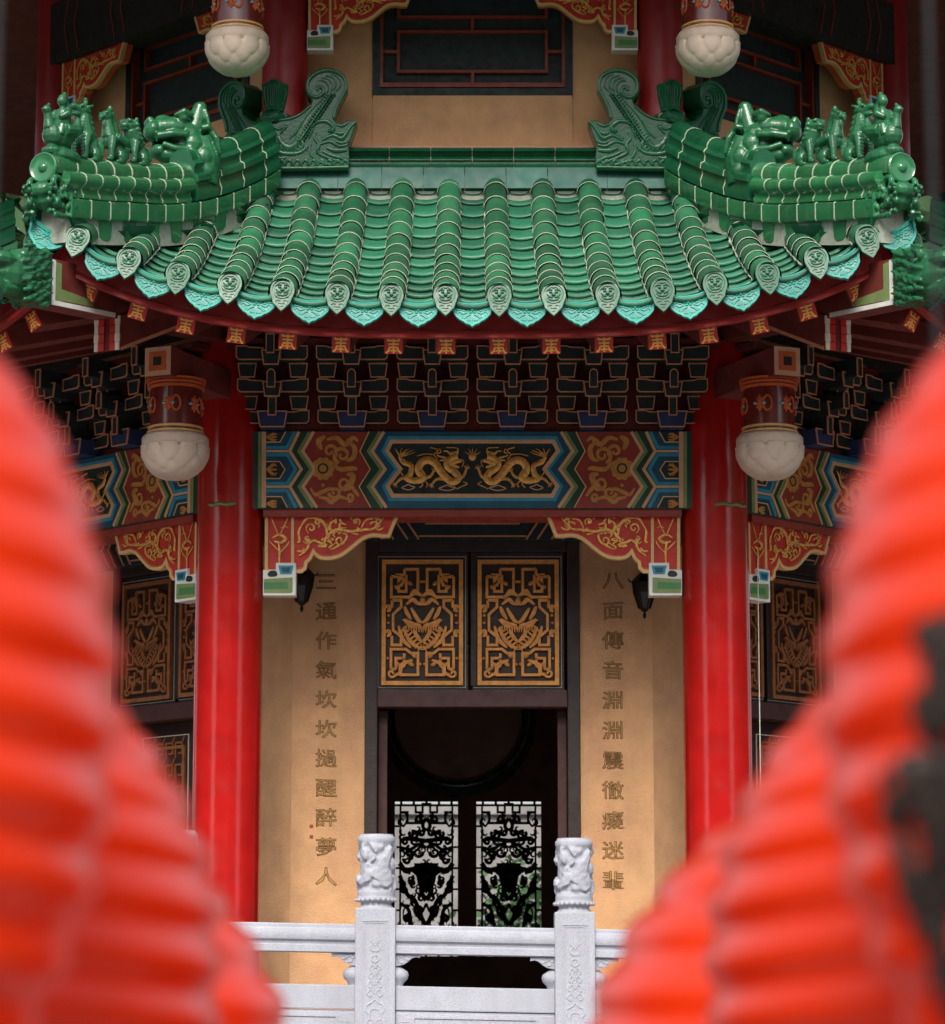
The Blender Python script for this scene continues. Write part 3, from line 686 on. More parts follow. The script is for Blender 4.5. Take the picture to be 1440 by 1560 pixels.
ub = P(b, 'upper_side_beam_shaded', M['black'])  # plain black in place of the painted beam, shade put into its colour
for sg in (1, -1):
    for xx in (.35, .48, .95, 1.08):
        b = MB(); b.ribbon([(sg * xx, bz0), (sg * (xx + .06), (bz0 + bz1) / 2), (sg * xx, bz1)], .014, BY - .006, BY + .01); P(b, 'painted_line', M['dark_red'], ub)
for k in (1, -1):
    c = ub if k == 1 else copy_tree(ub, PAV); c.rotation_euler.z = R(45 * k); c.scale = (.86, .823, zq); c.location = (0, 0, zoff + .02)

# bracket sets -----------------------------------------------------------------------
bzr = at(0, 657, -.14)[1]
PXM = 1 / 252.0
def zz_(py): return bzr + (657 - py) * PXM * 1.0
def bracket():
    def piece(name, poly, y0, y1, mm, lw=.0068):
        b = MB(); pl = [(x * PXM, zz_(y)) for x, y in poly]
        b.prism(pl, y0, y1)
        n = len(pl); cxm = sum(p[0] for p in pl) / n; czm = sum(p[1] for p in pl) / n
        ins = [(p[0] + (cxm - p[0]) * .01, p[1] + (czm - p[1]) * .01) for p in pl]
        b.ribbon(ins, lw, y0 - .006, y0 + .004, True, m=1)
        return b
    root = MB(); root.box(-.02, .02, -.10, .05, zz_(655), zz_(530)); o = P(root, 'bracket_set', M['p_ink'])
    for i, (yb, yt, Y) in enumerate(((645, 625, -.15), (602, 582, -.27), (558, 537, -.39))):
        for sg in (1, -1):
            poly = [(sg * 13, yt + 3), (sg * 34, yt + 2), (sg * 40, yt), (sg * 54, yt), (sg * 54, yb - 4), (sg * 50, yb), (sg * 13, yb)]
            P(piece('arm', poly, Y, Y + .10, 0), 'bracket_arm', [M['p_ink'], M['copper']], o)
    for (yb, yt, Y) in ((624, 604, -.17), (580, 559, -.29)):
        for sg in (1, -1):
            P(piece('block', [(sg * 25, yt), (sg * 53, yt), (sg * 50, yb), (sg * 28, yb)], Y, Y + .11, 0), 'bracket_block', [M['p_ink'], M['copper']], o)
    for (yb, yt, Y) in ((612, 590, -.34), (569, 547, -.46)):
        P(piece('block', [(-14, yt), (14, yt), (11, yb), (-11, yb)], Y, Y + .16, 0), 'bracket_block', [M['p_ink'], M['copper']], o)
    P(piece('base', [(-23, 632), (22, 632), (18, 656), (-19, 656)], -.27, .05, 0), 'base_block', [M['p_navy'], M['copper']], o)
    for (yb, yt, Y, rd) in ((640, 612, -.31, 0), (603, 576, -.44, 1), (556, 527, -.55, 0)):
        top = [(-6, yt), (6, yt)] if not rd else [(-6, yt + 5), (-4, yt + 1), (0, yt - 1), (4, yt + 1), (6, yt + 5)]
        P(piece('ang', [(-6, yb)] + top + [(6, yb)], Y, Y + .22, 0, .0055), 'cantilever', [M['p_ink'], M['copper']], o)
    return o
br = bracket(); BX = [-1.21, -.727, -.242, .242, .727, 1.21]
fr = []
for i, x in enumerate(BX):
    o = br if i == 0 else copy_tree(br, PAV)
    o.location = (x, 0, 0); fr.append(o)
for k in (1, -1):
    ca, sa = math.cos(R(45 * k)), math.sin(R(45 * k))
    for x in BX:
        c = copy_tree(br, PAV, R(45 * k)); c.location = (x * ca, x * sa, 0)
b = MB(); b.box(-1.5, 1.5, -.08, .1, bzr - .005, bzr + .62); b.box(-1.5, 1.5, -.34, -.06, zz_(531), zz_(522))
bb = P(b, 'bracket_backboard', M['dark_red'])
for k in range(1, 8): copy_tree(bb, PAV, R(45 * k))

# lower roof --------------------------------------------------------------------------
RY = -2.0; AR = AP - RY; T22 = math.tan(R(22.5)); RMAX = 2.5
def U(x): return .32 * (abs(x) / 2.16) ** 3.3
def zs(x, r): return 4.44 + .36 * r + .0617 * r * r + U(x) * max(0., 1 - (max(r, 0) / 2.6) ** 1.6)
def rh(x): return AR - abs(x) / T22
SP = .297
_t = [.148, .445, .742, 1.042, 1.332, 1.618, 1.89, 2.173]
TX = [-x for x in _t[::-1]] + _t
DX = [-2.35] + [(a + b_) / 2 for a, b_ in zip(TX[:-1], TX[1:])] + [2.35]
EDG = [-2.45] + TX + [2.45]
L_ = .205
pan = MB()
for ci, xc in enumerate(DX):
    if ci in (0, len(DX) - 1): continue
    wl, wr = EDG[ci], EDG[ci + 1]; rmax = min(RMAX, rh(xc) + .12); r = -.02
    while r < rmax - .02:
        r1 = min(r + L_ * random.uniform(.95, 1.05), rmax + .02); nx = 9; vs = []; tn = random.random(); jit = random.uniform(-.004, .004)
        for jr, (rr, off) in enumerate(((r + .022, -.010), (r - .010, .012), (r - .014, .020), (r - .010, .033), (r + .012, .036), ((r + r1) / 2, .018), (r1 + .02, .0))):
            for j in range(nx):
                u = -1 + 2 * j / (nx - 1); x = wl + (wr - wl) * (u + 1) / 2
                vs.append((x, RY + rr, zs(x, max(rr, -.02)) - .082 + .050 * u * u + off + jit * u))
        fs = [(a * nx + j, a * nx + j + 1, (a+1) * nx + j + 1, (a+1) * nx + j) for a in range(6) for j in range(nx - 1)]
        pan.add(vs, fs, 0, tn); r = r1
roof = P(pan, 'eave_roof', M['pan'], smooth=50)
LT = .245
for x in TX:
    rmax = min(RMAX + .03, rh(x) + .05); r = 0.0; tub = MB()
    while r < rmax - .01:
        r1 = min(r + LT, rmax); vs = []; nn = 13; tn = random.random(); r0_ = r if r > 0 else -.04; jx = random.uniform(-.0045, .0045); jz = random.uniform(-.003, .004)
        for rr, rad in ((r0_, .078), (r + .02, .077), (r1, .071)):
            z = zs(x, rr); sl = math.atan(.36 + .1234 * rr); ny, nz_ = -math.sin(sl), math.cos(sl)
            for j in range(nn):
                a = R(-105 + 210 * j / (nn - 1)); vs.append((x + jx + rad * math.sin(a), RY + rr + ny * rad * math.cos(a), z + jz + nz_ * rad * math.cos(a)))
        tub.add(vs, [(q*nn + j, q*nn + j + 1, (q+1)*nn + j + 1, (q+1)*nn + j) for q in range(2) for j in range(nn - 1)], 0, tn)
        if r > .01:
            vs = []; hw = random.uniform(.0018, .0034)
            for rr, rad in ((r - hw, .0765), (r - hw * .6, .0792), (r + hw * .6, .0796), (r + hw, .077)):
                z = zs(x, rr); sl = math.atan(.36 + .1234 * rr); ny, nz_ = -math.sin(sl), math.cos(sl)
                for j in range(nn):
                    a = R(-88 + 176 * j / (nn - 1)); q = rad + .0004 * math.sin(j * 5 + r * 40); vs.append((x + q * math.sin(a), RY + rr + ny * q * math.cos(a), z + nz_ * q * math.cos(a)))
            tub.add(vs, [(q*nn + j, q*nn + j + 1, (q+1)*nn + j + 1, (q+1)*nn + j) for q in range(3) for j in range(nn - 1)], 1)
        r = r1
    for sg in (-1, 1):                      # rough mortar bedding beside the tubes
        pts = [(x + sg * (.070 + .004 * math.sin(i * 2.3 + x * 9)), RY + .06 + i * .07, zs(x, .06 + i * .07) - .036) for i in range(int((rmax - .1) / .07))]
        if len(pts) > 2: tub.tube(pts, [.004 + .009 * max(0, noise.noise(Vector((i * .55, x * 9, sg)))) for i in range(len(pts))], 5, m=1)
    P(tub, 'roll_tile_row', [M['tile'], M['joint']], roof, smooth=50)
# infill boards between the tops of the roll tiles, with their mortar collars
b = MB(); zt = zs(0, RMAX)
b.box(-1.26, 1.26, RY + RMAX + .02, RY + RMAX + .10, zt - .10, zt + .10)
P(b, 'mortar_bed', M['mortar'], roof)
b = MB(); b.box(-1.40, 1.40, RY + RMAX + .14, RY + RMAX + .22, zt - .3, zt + .2); P(b, 'backing_wall', M['glaze_d'], roof)
b = MB()
for x in DX:
    if abs(x) < 1.25: b.prism(spline([(x - .068, zt + .095), (x + .068, zt + .095), (x + .058, zt - .005), (x, zt - .022), (x - .058, zt - .005)], 3, True), RY + RMAX + .008, RY + RMAX + .05)
P(b, 'infill_tile', M['glaze'], roof)
# soffit, fascia
b = MB(); nx = 28; vs = []; rr_ = [.06, .25, .5, .75, 1., 1.3, 1.6, 2.3]
for r in rr_:
    h = (AR - r) * T22
    for j in range(nx + 1):
        x = -h + 2 * h * j / nx; vs.append((x, RY + r, zs(x, r) - .20))
b.add(vs, [(a*(nx+1) + j, a*(nx+1) + j + 1, (a+1)*(nx+1) + j + 1, (a+1)*(nx+1) + j) for a in range(len(rr_) - 1) for j in range(nx)])
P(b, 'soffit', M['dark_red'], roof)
b = MB(); vs = []
for zo in (-.085, -.235):
    for Yo in (.09, .13):
        for j in range(nx + 1):
            h = (AR - Yo) * T22; x = -h + 2 * h * j / nx; vs.append((x, RY + Yo, zs(x, 0) + zo + .024))
n1 = nx + 1; b.add(vs, [f for j in range(nx) for f in ((j, j+1, 2*n1+j+1, 2*n1+j), (n1+j, n1+j+1, 3*n1+j+1, 3*n1+j), (2*n1+j, 2*n1+j+1, 3*n1+j+1, 3*n1+j), (j, j+1, n1+j+1, n1+j))])
P(b, 'fascia_board', M['fascia'], roof)
# rafters with the gilt longevity sign on their ends (own origin at the end face)
b = MB(); h = .052
b.add([(-h,.006,-h),(h,.006,-h),(h,.006,h),(-h,.006,h)] + [(-h,1.6,-h),(h,1.6,-h),(h,1.6,h),(-h,1.6,h)], [(0,1,2,3),(4,5,6,7),(0,1,5,4),(1,2,6,5),(2,3,7,6),(3,0,4,7)], 2); b.box(-h + .002, h - .002, -.003, .005, -h + .002, h - .002)
_g = [0]
def g1(pts, wd=.010):
    _g[0] += 1; b.ribbon([(x * .001, z * .001) for x, z in pts], wd, -.006 - .0007 * _g[0], .004, m=1)
g1([(0,46),(0,-46)]); g1([(-34,46),(-30,24),(30,24),(34,46)]); g1([(-30,4),(30,4)]); g1([(-42,-46),(-28,-34),(-22,-14),(22,-14),(28,-34),(42,-46)]); g1([(-18,-34),(0,-26),(18,-34)], .008)
raf = MB(); raf.v, raf.f, raf.m, raf.t = b.v, b.f, b.m, b.t
raf0 = raf.build('rafter', [M['p_verm'], mat('gilt_sign', (.95, .48, .10), .4, .15, 20), M['dark_red']], roof)
# tile ends and drip tiles, one mesh each with its relief
b = MB(); out = [(.066 * math.sin(a), .066 * math.cos(a) * (1.16 if math.cos(a) > 0 else 1)) for a in [R(-112 + 224 * i / 18) for i in range(19)]]
out = out + [(.052, -.050), (.046, -.074), (.026, -.096), (.012, -.112), (0, -.122), (-.012, -.112), (-.026, -.096), (-.046, -.074), (-.052, -.050)]
b.prism(out, -.014, .004, m=1); b.ribbon([(x * .93, z * .93) for x, z in out], .011, -.022, 0, True)
b.ribbon([(.048 * math.cos(a), .004 + .048 * math.sin(a)) for a in [2*math.pi*i/20 for i in range(20)]], .006, -.020, 0, True)
for sx in (-1, 1):
    b.ball((sx*.016, -.018, .020), .010, .008, .007, 8); b.tube([(sx*.006,-.018,.032),(sx*.026,-.018,.036),(sx*.038,-.016,.026)], [.004,.006,.003], 6)
    b.tube([(sx*.006,-.018,-.012),(sx*.024,-.018,-.006),(sx*.036,-.016,.008)], [.005,.006,.004], 6); b.tube([(0,-.018,-.030),(sx*.020,-.018,-.026),(sx*.034,-.016,-.012)], [.004,.005,.003], 6)
    b.tube([(sx*.008,-.016,-.060),(sx*.024,-.016,-.056),(sx*.034,-.016,-.064)], .0035, 5); b.tube([(0,-.016,-.076),(sx*.018,-.016,-.074)], .0035, 5); b.tube([(0,-.016,-.092),(sx*.010,-.016,-.090)], .003, 5)
    b.ball((sx*.030, -.016, -.036), .008, .006, .006, 6)
b.ball((0, -.022, .004), .012, .010, .009, 8); b.ball((0, -.016, .046), .010, .006, .006, 8)
te = b.build('tile_end', [M['tile_end'], mat('dark_relief_ground', (.035, .13, .075), .4, .3, 16)], roof, smooth=45)
b = MB(); half = [(.118, .052), (.114, .02), (.104, .0), (.100, -.022), (.082, -.044), (.064, -.060), (.048, -.068), (.034, -.082), (.014, -.088), (0, -.100)]
top = [(-.118 + .236 * i / 12, .052 - .022 * (1 - (-1 + 2 * i / 12) ** 2)) for i in range(1, 12)]
out = half + mir(half)[-2::-1] + top
b.prism(out, -.012, .004, m=1); b.ribbon([(x * .955, z * .93) for x, z in out], .013, -.021, 0, True)
b.tube([(-.110 + .22 * i / 12, -.016, .055 - .024 * (1 - (-1 + 2 * i / 12) ** 2)) for i in range(13)], .011, 6)
b.ball((0, -.016, .004), .012, .008, .010, 8)
for a in range(6): b.ball((.02 * math.cos(a*1.047), -.014, .004 + .017 * math.sin(a*1.047)), .010, .005, .008, 6)
for sx in (-1, 1):
    for l, r in (([(.024,.010),(.05,.018),(.072,.004),(.09,.014)], .006), ([(.03,-.01),(.052,-.02),(.07,-.006),(.084,-.02)], .006), ([(.01,-.025),(.03,-.034),(.046,-.05),(.05,-.034)], .006), ([(.006,-.05),(.018,-.062),(.03,-.055)], .005),
                 ([(.07,-.03),(.062,-.044),(.05,-.04)], .005), ([(0,-.04),(.006,-.066),(0,-.08)], .005), ([(.085,.036),(.10,.028)], .0045), ([(.088,.024),(.102,.016)], .0045), ([(.03,.03),(.045,.034),(.06,.028)], .005), ([(.04,-.004),(.06,.004)], .005)):
        s_ = spline(l, 3); b.tube([(sx * x, -.0145, z) for x, z in s_], [r * (1.1 - .5 * i / len(s_)) for i in range(len(s_))], 5, flat=.7)
dt = b.build('drip_tile', [M['drip'], M['drip_d']], roof, smooth=45)
def slope(x): return 0 if abs(x) < .01 else math.copysign(3.3 * U(x) / abs(x), x)
def dress(parent, xs_end, xs_drip, first):
    for i, x in enumerate(xs_end):
        o = te if first and i == 0 else copy_tree(te, parent)
        o.location = (x, RY - .042 - AP, zs(x, 0) - .012); o.rotation_euler = (R(-8 + random.uniform(-4, 4)), -slope(x) * .45, R(random.uniform(-5, 5)))
        o = raf0 if first and i == 0 else copy_tree(raf0, parent)
        xr = x * .985; o.location = (xr, RY + .20 - AP, zs(xr, 0) - .230); o.rotation_euler = (R(17), -slope(x) * .8, 0); o.scale = (1, max(.03, min(1, (rh(x) - .30) / 1.6)), 1)
    for i, x in enumerate(xs_drip):
        o = dt if first and i == 0 else copy_tree(dt, parent)
        o.location = (x, RY - .004 - AP, zs(x, 0) - .087); o.rotation_euler = (R(-12 + random.uniform(-4, 4)), -slope(x) * .8, R(random.uniform(-4, 4)))
roofs = [copy_tree(roof, PAV, R(45 * k)) for k in (1, -1, 2, -2, 3, -3, 4)]
for rf in roofs:
    for ch in list(rf.children):
        if ch.name.split('.')[0] in ('tile_end', 'drip_tile', 'rafter'): bpy.data.objects.remove(ch)
dress(roof, TX, DX, True)
dress(roofs[1], TX[-5:], DX[-5:-1], False)      # left face: its right end meets the front face
dress(roofs[0], TX[:5], DX[1:5], False)

# main ridge against the wall ------------------------------------------------------------
b = MB(); ry = RY + RMAX
za, zb_ = at(0, 287, ry - .02)[1], at(0, 253, ry - .02)[1]
xs = [-1.235, -1.06, -.86] + [-.58 + .265 * i for i in range(5)] + [.86, 1.06, 1.235]
for x0, x1 in zip(xs[:-1], xs[1:]):
    b.add([(x0+.002, ry - .03, za), (x1-.002, ry - .03, za), (x1-.002, ry + .01, zb_), (x0+.002, ry + .01, zb_), (x0+.002, ry + .3, za), (x1-.002, ry + .3, za), (x1-.002, ry + .3, zb_), (x0+.002, ry + .3, zb_)],
          [(0,1,2,3),(4,5,6,7),(0,1,5,4),(1,2,6,5),(2,3,7,6),(3,0,4,7)], 0, random.random())
ridge = P(b, 'main_ridge', M['teal'])
b = MB(); prof = [(0, 0), (-.006, .012), (-.006, .028), (.012, .034), (.012, .046), (-.004, .052), (-.004, .06), (.03, .07), (.045, .085), (.03, .105), (.002, .114), (-.004, .126), (.01, .14), (.06, .146)]
xs = [-.80 + .266 * i for i in range(7)]
for x0, x1 in zip(xs[:-1], xs[1:]):
    tn = random.random(); vs = [(x0 + .003, ry + .03 + p, zb_ + q) for p, q in prof] + [(x1 - .003, ry + .03 + p, zb_ + q) for p, q in prof]; n = len(prof)
    b.add(vs, [(i, i+1, n+i+1, n+i) for i in range(n-1)], 0, tn)
P(b, 'ridge_moulding', M['glaze_d'], ridge, smooth=40)
b = MB(); b.box(-.80, .80, ry + .075, ry + .3, zb_, zb_ + .14); P(b, 'joint_mortar', M['mortar'], ridge)
for k in (1, -1): copy_tree(ridge, PAV, R(45 * k))

# hip ridges, built along a radius (x = distance from the centre) ---------------------------
def hip(r):
    x = (AR - r) * T22
    return ((AR - r) / math.cos(R(22.5)), zs(x, r) - .05)
def sweep(mb, prof, rs, zfun, tint=None):
    n = len(prof); vs = []
    for r in rs:
        X, z = hip(r); z += zfun(r)
        vs += [(X, p, z + q) for p, q in prof]
    k = len(rs); mb.add(vs, [(i*n + j, i*n + (j+1) % n, (i+1)*n + (j+1) % n, (i+1)*n + j) for i in range(k-1) for j in range(n)] + [tuple(range(n)), tuple(range((k-1)*n, k*n))], 0, tint)
sk = lambda r: .075 + .065 * min(1, max(0, (r + .1) / .7)) ** .8 - .03 * min(1, max(0, (r - .8) / 1.4))        # height of the mortar skirt
full = lambda p: p + [(-a, b_) for a, b_ in p[::-1]]
arc = lambda cy, cz, rad, a0, a1, n=6: [(cy + rad * math.cos(R(a0 + (a1 - a0) * i / n)), cz + rad * math.sin(R(a0 + (a1 - a0) * i / n))) for i in range(n + 1)]
b = MB(); rs = [-.02 + i * .1 for i in range(24)]
sweep(b, [(.085, -.14), (.085, 0), (-.085, 0), (-.085, -.14)], rs, sk)
sweep(b, [(.07, .0), (.07, .30), (-.07, .30), (-.07, .0)], rs, sk)
hr = Pl(b, 'hip_ridge', M['mortar'])
b = MB(); c1p = full([(.115, 0), (.12, .01), (.12, .100), (.11, .108)])
r = -.02
while r < 2.25: sweep(b, c1p, [r + .005, r + .10, r + .195], sk, random.random()); r += .20
Pl(b, 'ridge_course', M['glaze'], hr, smooth=40)
b = MB(); mp = full([(.108, .115), (.110, .130), (.098, .150), (.094, .168)] + arc(.085, .220, .045, -62, 80) + [(.07, .27)])
r = -.06
while r < 1.30: sweep(b, mp, [r + .004, r + .08, r + .165], sk, random.random()); r += .17
Pl(b, 'ridge_moulding', M['glaze'], hr, smooth=40)
b = MB(); cp = arc(0, .282, .086, -20, 200, 12)
r = -.10
while r < 1.36: sweep(b, cp, [r + .004, r + .09, r + .185], sk, random.random()); r += .19
Pl(b, 'ridge_cap', M['glaze'], hr, smooth=40)
b = MB(); tp = full([(.12, .118), (.125, .16), (.11, .20), (.11, .23), (.125, .235), (.12, .27), (.095, .285), (.09, .32), (.10, .345), (.085, .365)] + arc(0, .37, .078, 0, 80, 4))
r = 1.34
while r < 2.25: sweep(b, tp, [r + .004, r + .13, min(2.36, r + .275)], sk, random.random()); r += .28
Pl(b, 'inner_ridge_moulding', M['glaze_d'], hr, smooth=35)
for i in range(9):                         # green infill tiles let into the mortar skirt
    r = .12 + i * .26
    X, z = hip(r); s_ = sk(r); dzx = (hip(r + .05)[1] - hip(r - .05)[1]) / (hip(r + .05)[0] - hip(r - .05)[0])
    for sg in (-1, 1):
        b = MB()
        vs = [(X + u, sg * q, z + v * s_ + dzx * u) for q in (.089, .06) for u, v in ((-.075, .98), (.075, .98), (.062, .22), (.03, .08), (-.03, .08), (-.062, .22))]
        b.add(vs, [tuple(range(6)), tuple(range(6, 12))] + [(i_, (i_+1) % 6, (i_+1) % 6 + 6, i_ + 6) for i_ in range(6)])
        Pl(b, 'infill_tile', M['glaze'], hr)
grow = lambda p, d: [(y + math.copysign(d, y), z + (d if z > .05 else -d)) for y, z in p]
b = MB(); r = .18
while r < 2.25: sweep(b, grow(c1p, .0015), [r - .005, r + .005], sk); r += .20
r = .11
while r < 1.30: sweep(b, grow(mp, .0015), [r - .005, r + .005], sk); r += .17
r = .09
while r < 1.3: sweep(b, arc(0, .282, .0880, -20, 200, 12), [r - .006, r + .006], sk); r += .19
r = 1.62
while r < 2.25: sweep(b, grow(tp, .0015), [r - .004, r + .004], sk); r += .28
Pl(b, 'joint_line', M['joint'], hr)
# disc and scrolls at the tip
X, z = hip(-.1); z += sk(-.1) + .285
b = MB()
b.v += []; n = 24
for i, (xo, rad) in enumerate(((0, .082), (.03, .086), (.036, .078), (.028, .066), (.03, .03), (.044, .022), (.05, .0))):
    b.v += [(X + xo, rad * math.cos(2*math.pi*j/n), z + rad * math.sin(2*math.pi*j/n)) for j in range(n)]
for i in range(6):
    for j in range(n): b.f.append([i*n+j, i*n+(j+1) % n, (i+1)*n+(j+1) % n, (i+1)*n+j]); b.m.append(0); b.t.append(.5)
Pl(b, 'ridge_end_disc', M['glaze'], hr, smooth=50)
b = MB()
b.ball((X - .04, 0, z - .16), .10, .085, .08); b.ball((X + .03, 0, z - .13), .06, .07, .05)
for sg in (-1, 1):
    b.tube([(X + .0 + .045*math.cos(a), sg*(.075), z - .10 + .045*math.sin(a)) for a in [.0 + i*.5 for i in range(13)]], [.020 - .0008*i for i in range(13)], 6)
    b.tube([(X - .14 + .04*math.cos(a), sg*.10, z - .15 + .04*math.sin(a)) for a in [1.5 + i*.5 for i in range(12)]], .018, 6)
    for i in range(5): b.ball((X + .06 - .05*i, sg*(.06 + .012*i), z - .20 - .012*math.sin(i)), .024, .02, .022, 8)
    b.tube([(X + .05, sg*.05, z - .25), (X - .03, sg*.09, z - .27), (X - .12, sg*.10, z - .25), (X - .16, sg*.08, z - .29)], .018, 6)
    b.ball((X + .06, sg*.035, z - .12), .018)
for sg in (-1, 1):
    for (xo, zo, rr, a0) in ((.06, -.13, .030, 0), (.02, -.20, .034, 2), (-.06, -.10, .036, 1), (-.09, -.22, .034, 3), (.05, -.28, .028, 1)):
        b.tube([(X + xo + rr * (1 - i / 13) * math.cos(a0 + i * .62), sg * (.085 + .002 * i), z + zo + rr * (1 - i / 13) * math.sin(a0 + i * .62)) for i in range(11)], .011, 6)
    for i in range(7): b.ball((X + .075 - .034 * i, sg * (.075 + .006 * i), z - .165 - .01 * math.sin(i * 1.2)), .017, .014, .016, 8)
Pl(b, 'ridge_end_scroll', M['glaze_f'], hr, remesh=.0065, smooth_it=2)
for k, a in enumerate(ANG):
    o = hr if k == 0 else copy_tree(hr, PAV); o.rotation_euler.z = a
    if k not in (0, 7):
        for ch in list(o.children):
            if ch.name.startswith('infill_tile'): bpy.data.objects.remove(ch)

# corner beams, beam ends, hanging lotus pendants (along the radius) -----------------------
b = MB(); zc = lambda R_: 4.28 + .13 * (R_ - RC - 1.2)
def slab(mb, R0, R1, zA, zB, hgt, hw, m=0):
    mb.add([(R0,-hw,zA),(R1,-hw,zB),(R1,hw,zB),(R0,hw,zA),(R0,-hw,zA+hgt),(R1,-hw,zB+hgt),(R1,hw,zB+hgt),(R0,hw,zA+hgt)], [(3,2,1,0),(4,5,6,7),(0,1,5,4),(1,2,6,5),(2,3,7,6),(3,0,4,7)], m)
BE = 2.30; zE = at(62, 466, -.924 * BE)[1]; zI = zE - .30
slab(b, RC + .1, RC + BE, zE + .24, zE, .26, .07); cbm = Pl(b, 'corner_beam', M['dark_red'])
b = MB()
for sg in (-1, 1):
    y0, y1 = (.0705, .076) if sg > 0 else (-.076, -.0705)
    Ra, Rb = RC + 1.6, RC + BE - .002; za_ = zE + (Rb - Ra) * .109
    b.add([(Ra,y0,za_+.002),(Rb,y0,zE+.002),(Rb,y0,zE+.028),(Ra,y0,za_+.028),(Ra,y1,za_+.002),(Rb,y1,zE+.002),(Rb,y1,zE+.028),(Ra,y1,za_+.028)], [(0,1,2,3),(4,5,6,7),(0,1,5,4),(1,2,6,5),(2,3,7,6),(3,0,4,7)])
    b.box(Rb - .03, Rb, min(y0, y1), max(y0, y1), zE + .03, zE + .255)
Pl(b, 'white_edge', M['white'], cbm)
b = MB()
for sg in (-1, 1):
    y0, y1 = (.0705, .074) if sg > 0 else (-.074, -.0705)
    b.box(RC + BE - .10, RC + BE - .035, min(y0, y1), max(y0, y1), zE + .03, zE + .25)
    b.add([(RC+1.85,y1,zE+.085),(RC+BE-.1,y1,zE+.045),(RC+BE-.1,y1,zE+.11),(RC+1.85,y1,zE+.12),(RC+1.85,y0,zE+.085),(RC+BE-.1,y0,zE+.045),(RC+BE-.1,y0,zE+.11),(RC+1.85,y0,zE+.12)], [(0,1,2,3),(4,5,6,7),(0,1,5,4),(1,2,6,5),(2,3,7,6),(3,0,4,7)])
Pl(b, 'green_edge', M['p_lgreen'], cbm)
# glazed dragon-head cap
b = MB(); Xc = RC + BE + .03; z0 = zE + .12
b.box(Xc - .02, Xc + .16, -.078, .078, z0 - .13, z0 + .16); b.ball((Xc + .24, 0, z0), .16, .09, .12, 12); b.ball((Xc + .36, 0, z0 + .05), .10, .07, .05)
b.tube([(Xc + .25, 0, z0 - .09), (Xc + .38, 0, z0 - .11), (Xc + .44, 0, z0 - .07)], [.055, .045, .03])
for sg in (-1, 1):
    b.ball((Xc + .27, sg * .07, z0 + .09), .03)
    for i in range(7):
        for j in range(5):
            x = Xc + .03 + .05 * j; z = z0 - .13 + .045 * i
            x += random.uniform(-.02, .02); z += random.uniform(-.02, .02); q_ = random.uniform(.7, 1.5)
            b.tube([(x + .05, sg * .078, z - .012), (x + .01, sg * .092, z), (x - .035 * q_, sg * .097, z + .012 + .02 * random.random())], [.012, .016, .003], 5)
    b.tube([(Xc + .12, sg * .05, z0 + .12), (Xc + .04, sg * .07, z0 + .17), (Xc, sg * .07, z0 + .17)], [.025, .018, .008])
Pl(b, 'dragon_cap', M['glaze_f'], cbm, remesh=.0055, smooth_it=1)
# lower corner beam with striped end
b = MB(); zl = at(150, 535, -.924 * 1.55)[1]
zl2 = at(275, 508, -.924 * 1.0)[1]; zlr = lambda Rr: zl + (zl2 - zl) * (RC + 1.55 - Rr) / .55
slab(b, RC + .2, RC + 1.55, zlr(RC + .2), zl, .20, .08); lb = Pl(b, 'lower_corner_beam', M['dark_red'])
def endplate(mb, X, y0, y1, z0, z1, d, m=0): mb.box(X, X + d, y0, y1, z0, z1, m)
X = RC + 1.552
for sg in (-1, 1):
    b = MB()
    for i in range(4):
        o_ = .006 * (i % 2); b.box(X, X + .012, min(sg * .056, sg * .079) - o_ * .5, max(sg * .056, sg * .079) + o_ * .5, zl + .05 * i + .001, zl + .05 * i + .049)
    Pl(b, 'striped_end_white', M['cream'], lb)
br_m = mat('bright_red_paint', (.62, .02, .015), .45, .15)
for sg in (-1, 1):
    b = MB()
    for i in range(4):
        a_, c_ = sorted((sg * .018, sg * .053)); b.box(X, X + .010, a_, c_, zl + .05 * i + .001, zl + .05 * i + .047)
    Pl(b, 'striped_end_red', br_m, lb)
b = MB()
for sg in (-1, 1):
    a_, c_ = sorted((sg * .0805, sg * .083)); zr_ = zlr(RC + .5); b.add([(RC+.5,a_,zr_),(RC+1.54,a_,zl),(RC+1.54,a_,zl+.022),(RC+.5,a_,zr_+.022),(RC+.5,c_,zr_),(RC+1.54,c_,zl),(RC+1.54,c_,zl+.022),(RC+.5,c_,zr_+.022)], [(0,1,2,3),(4,5,6,7),(0,1,5,4),(1,2,6,5),(2,3,7,6),(3,0,4,7)])
Pl(b, 'edge_line', M['copper'], lb)
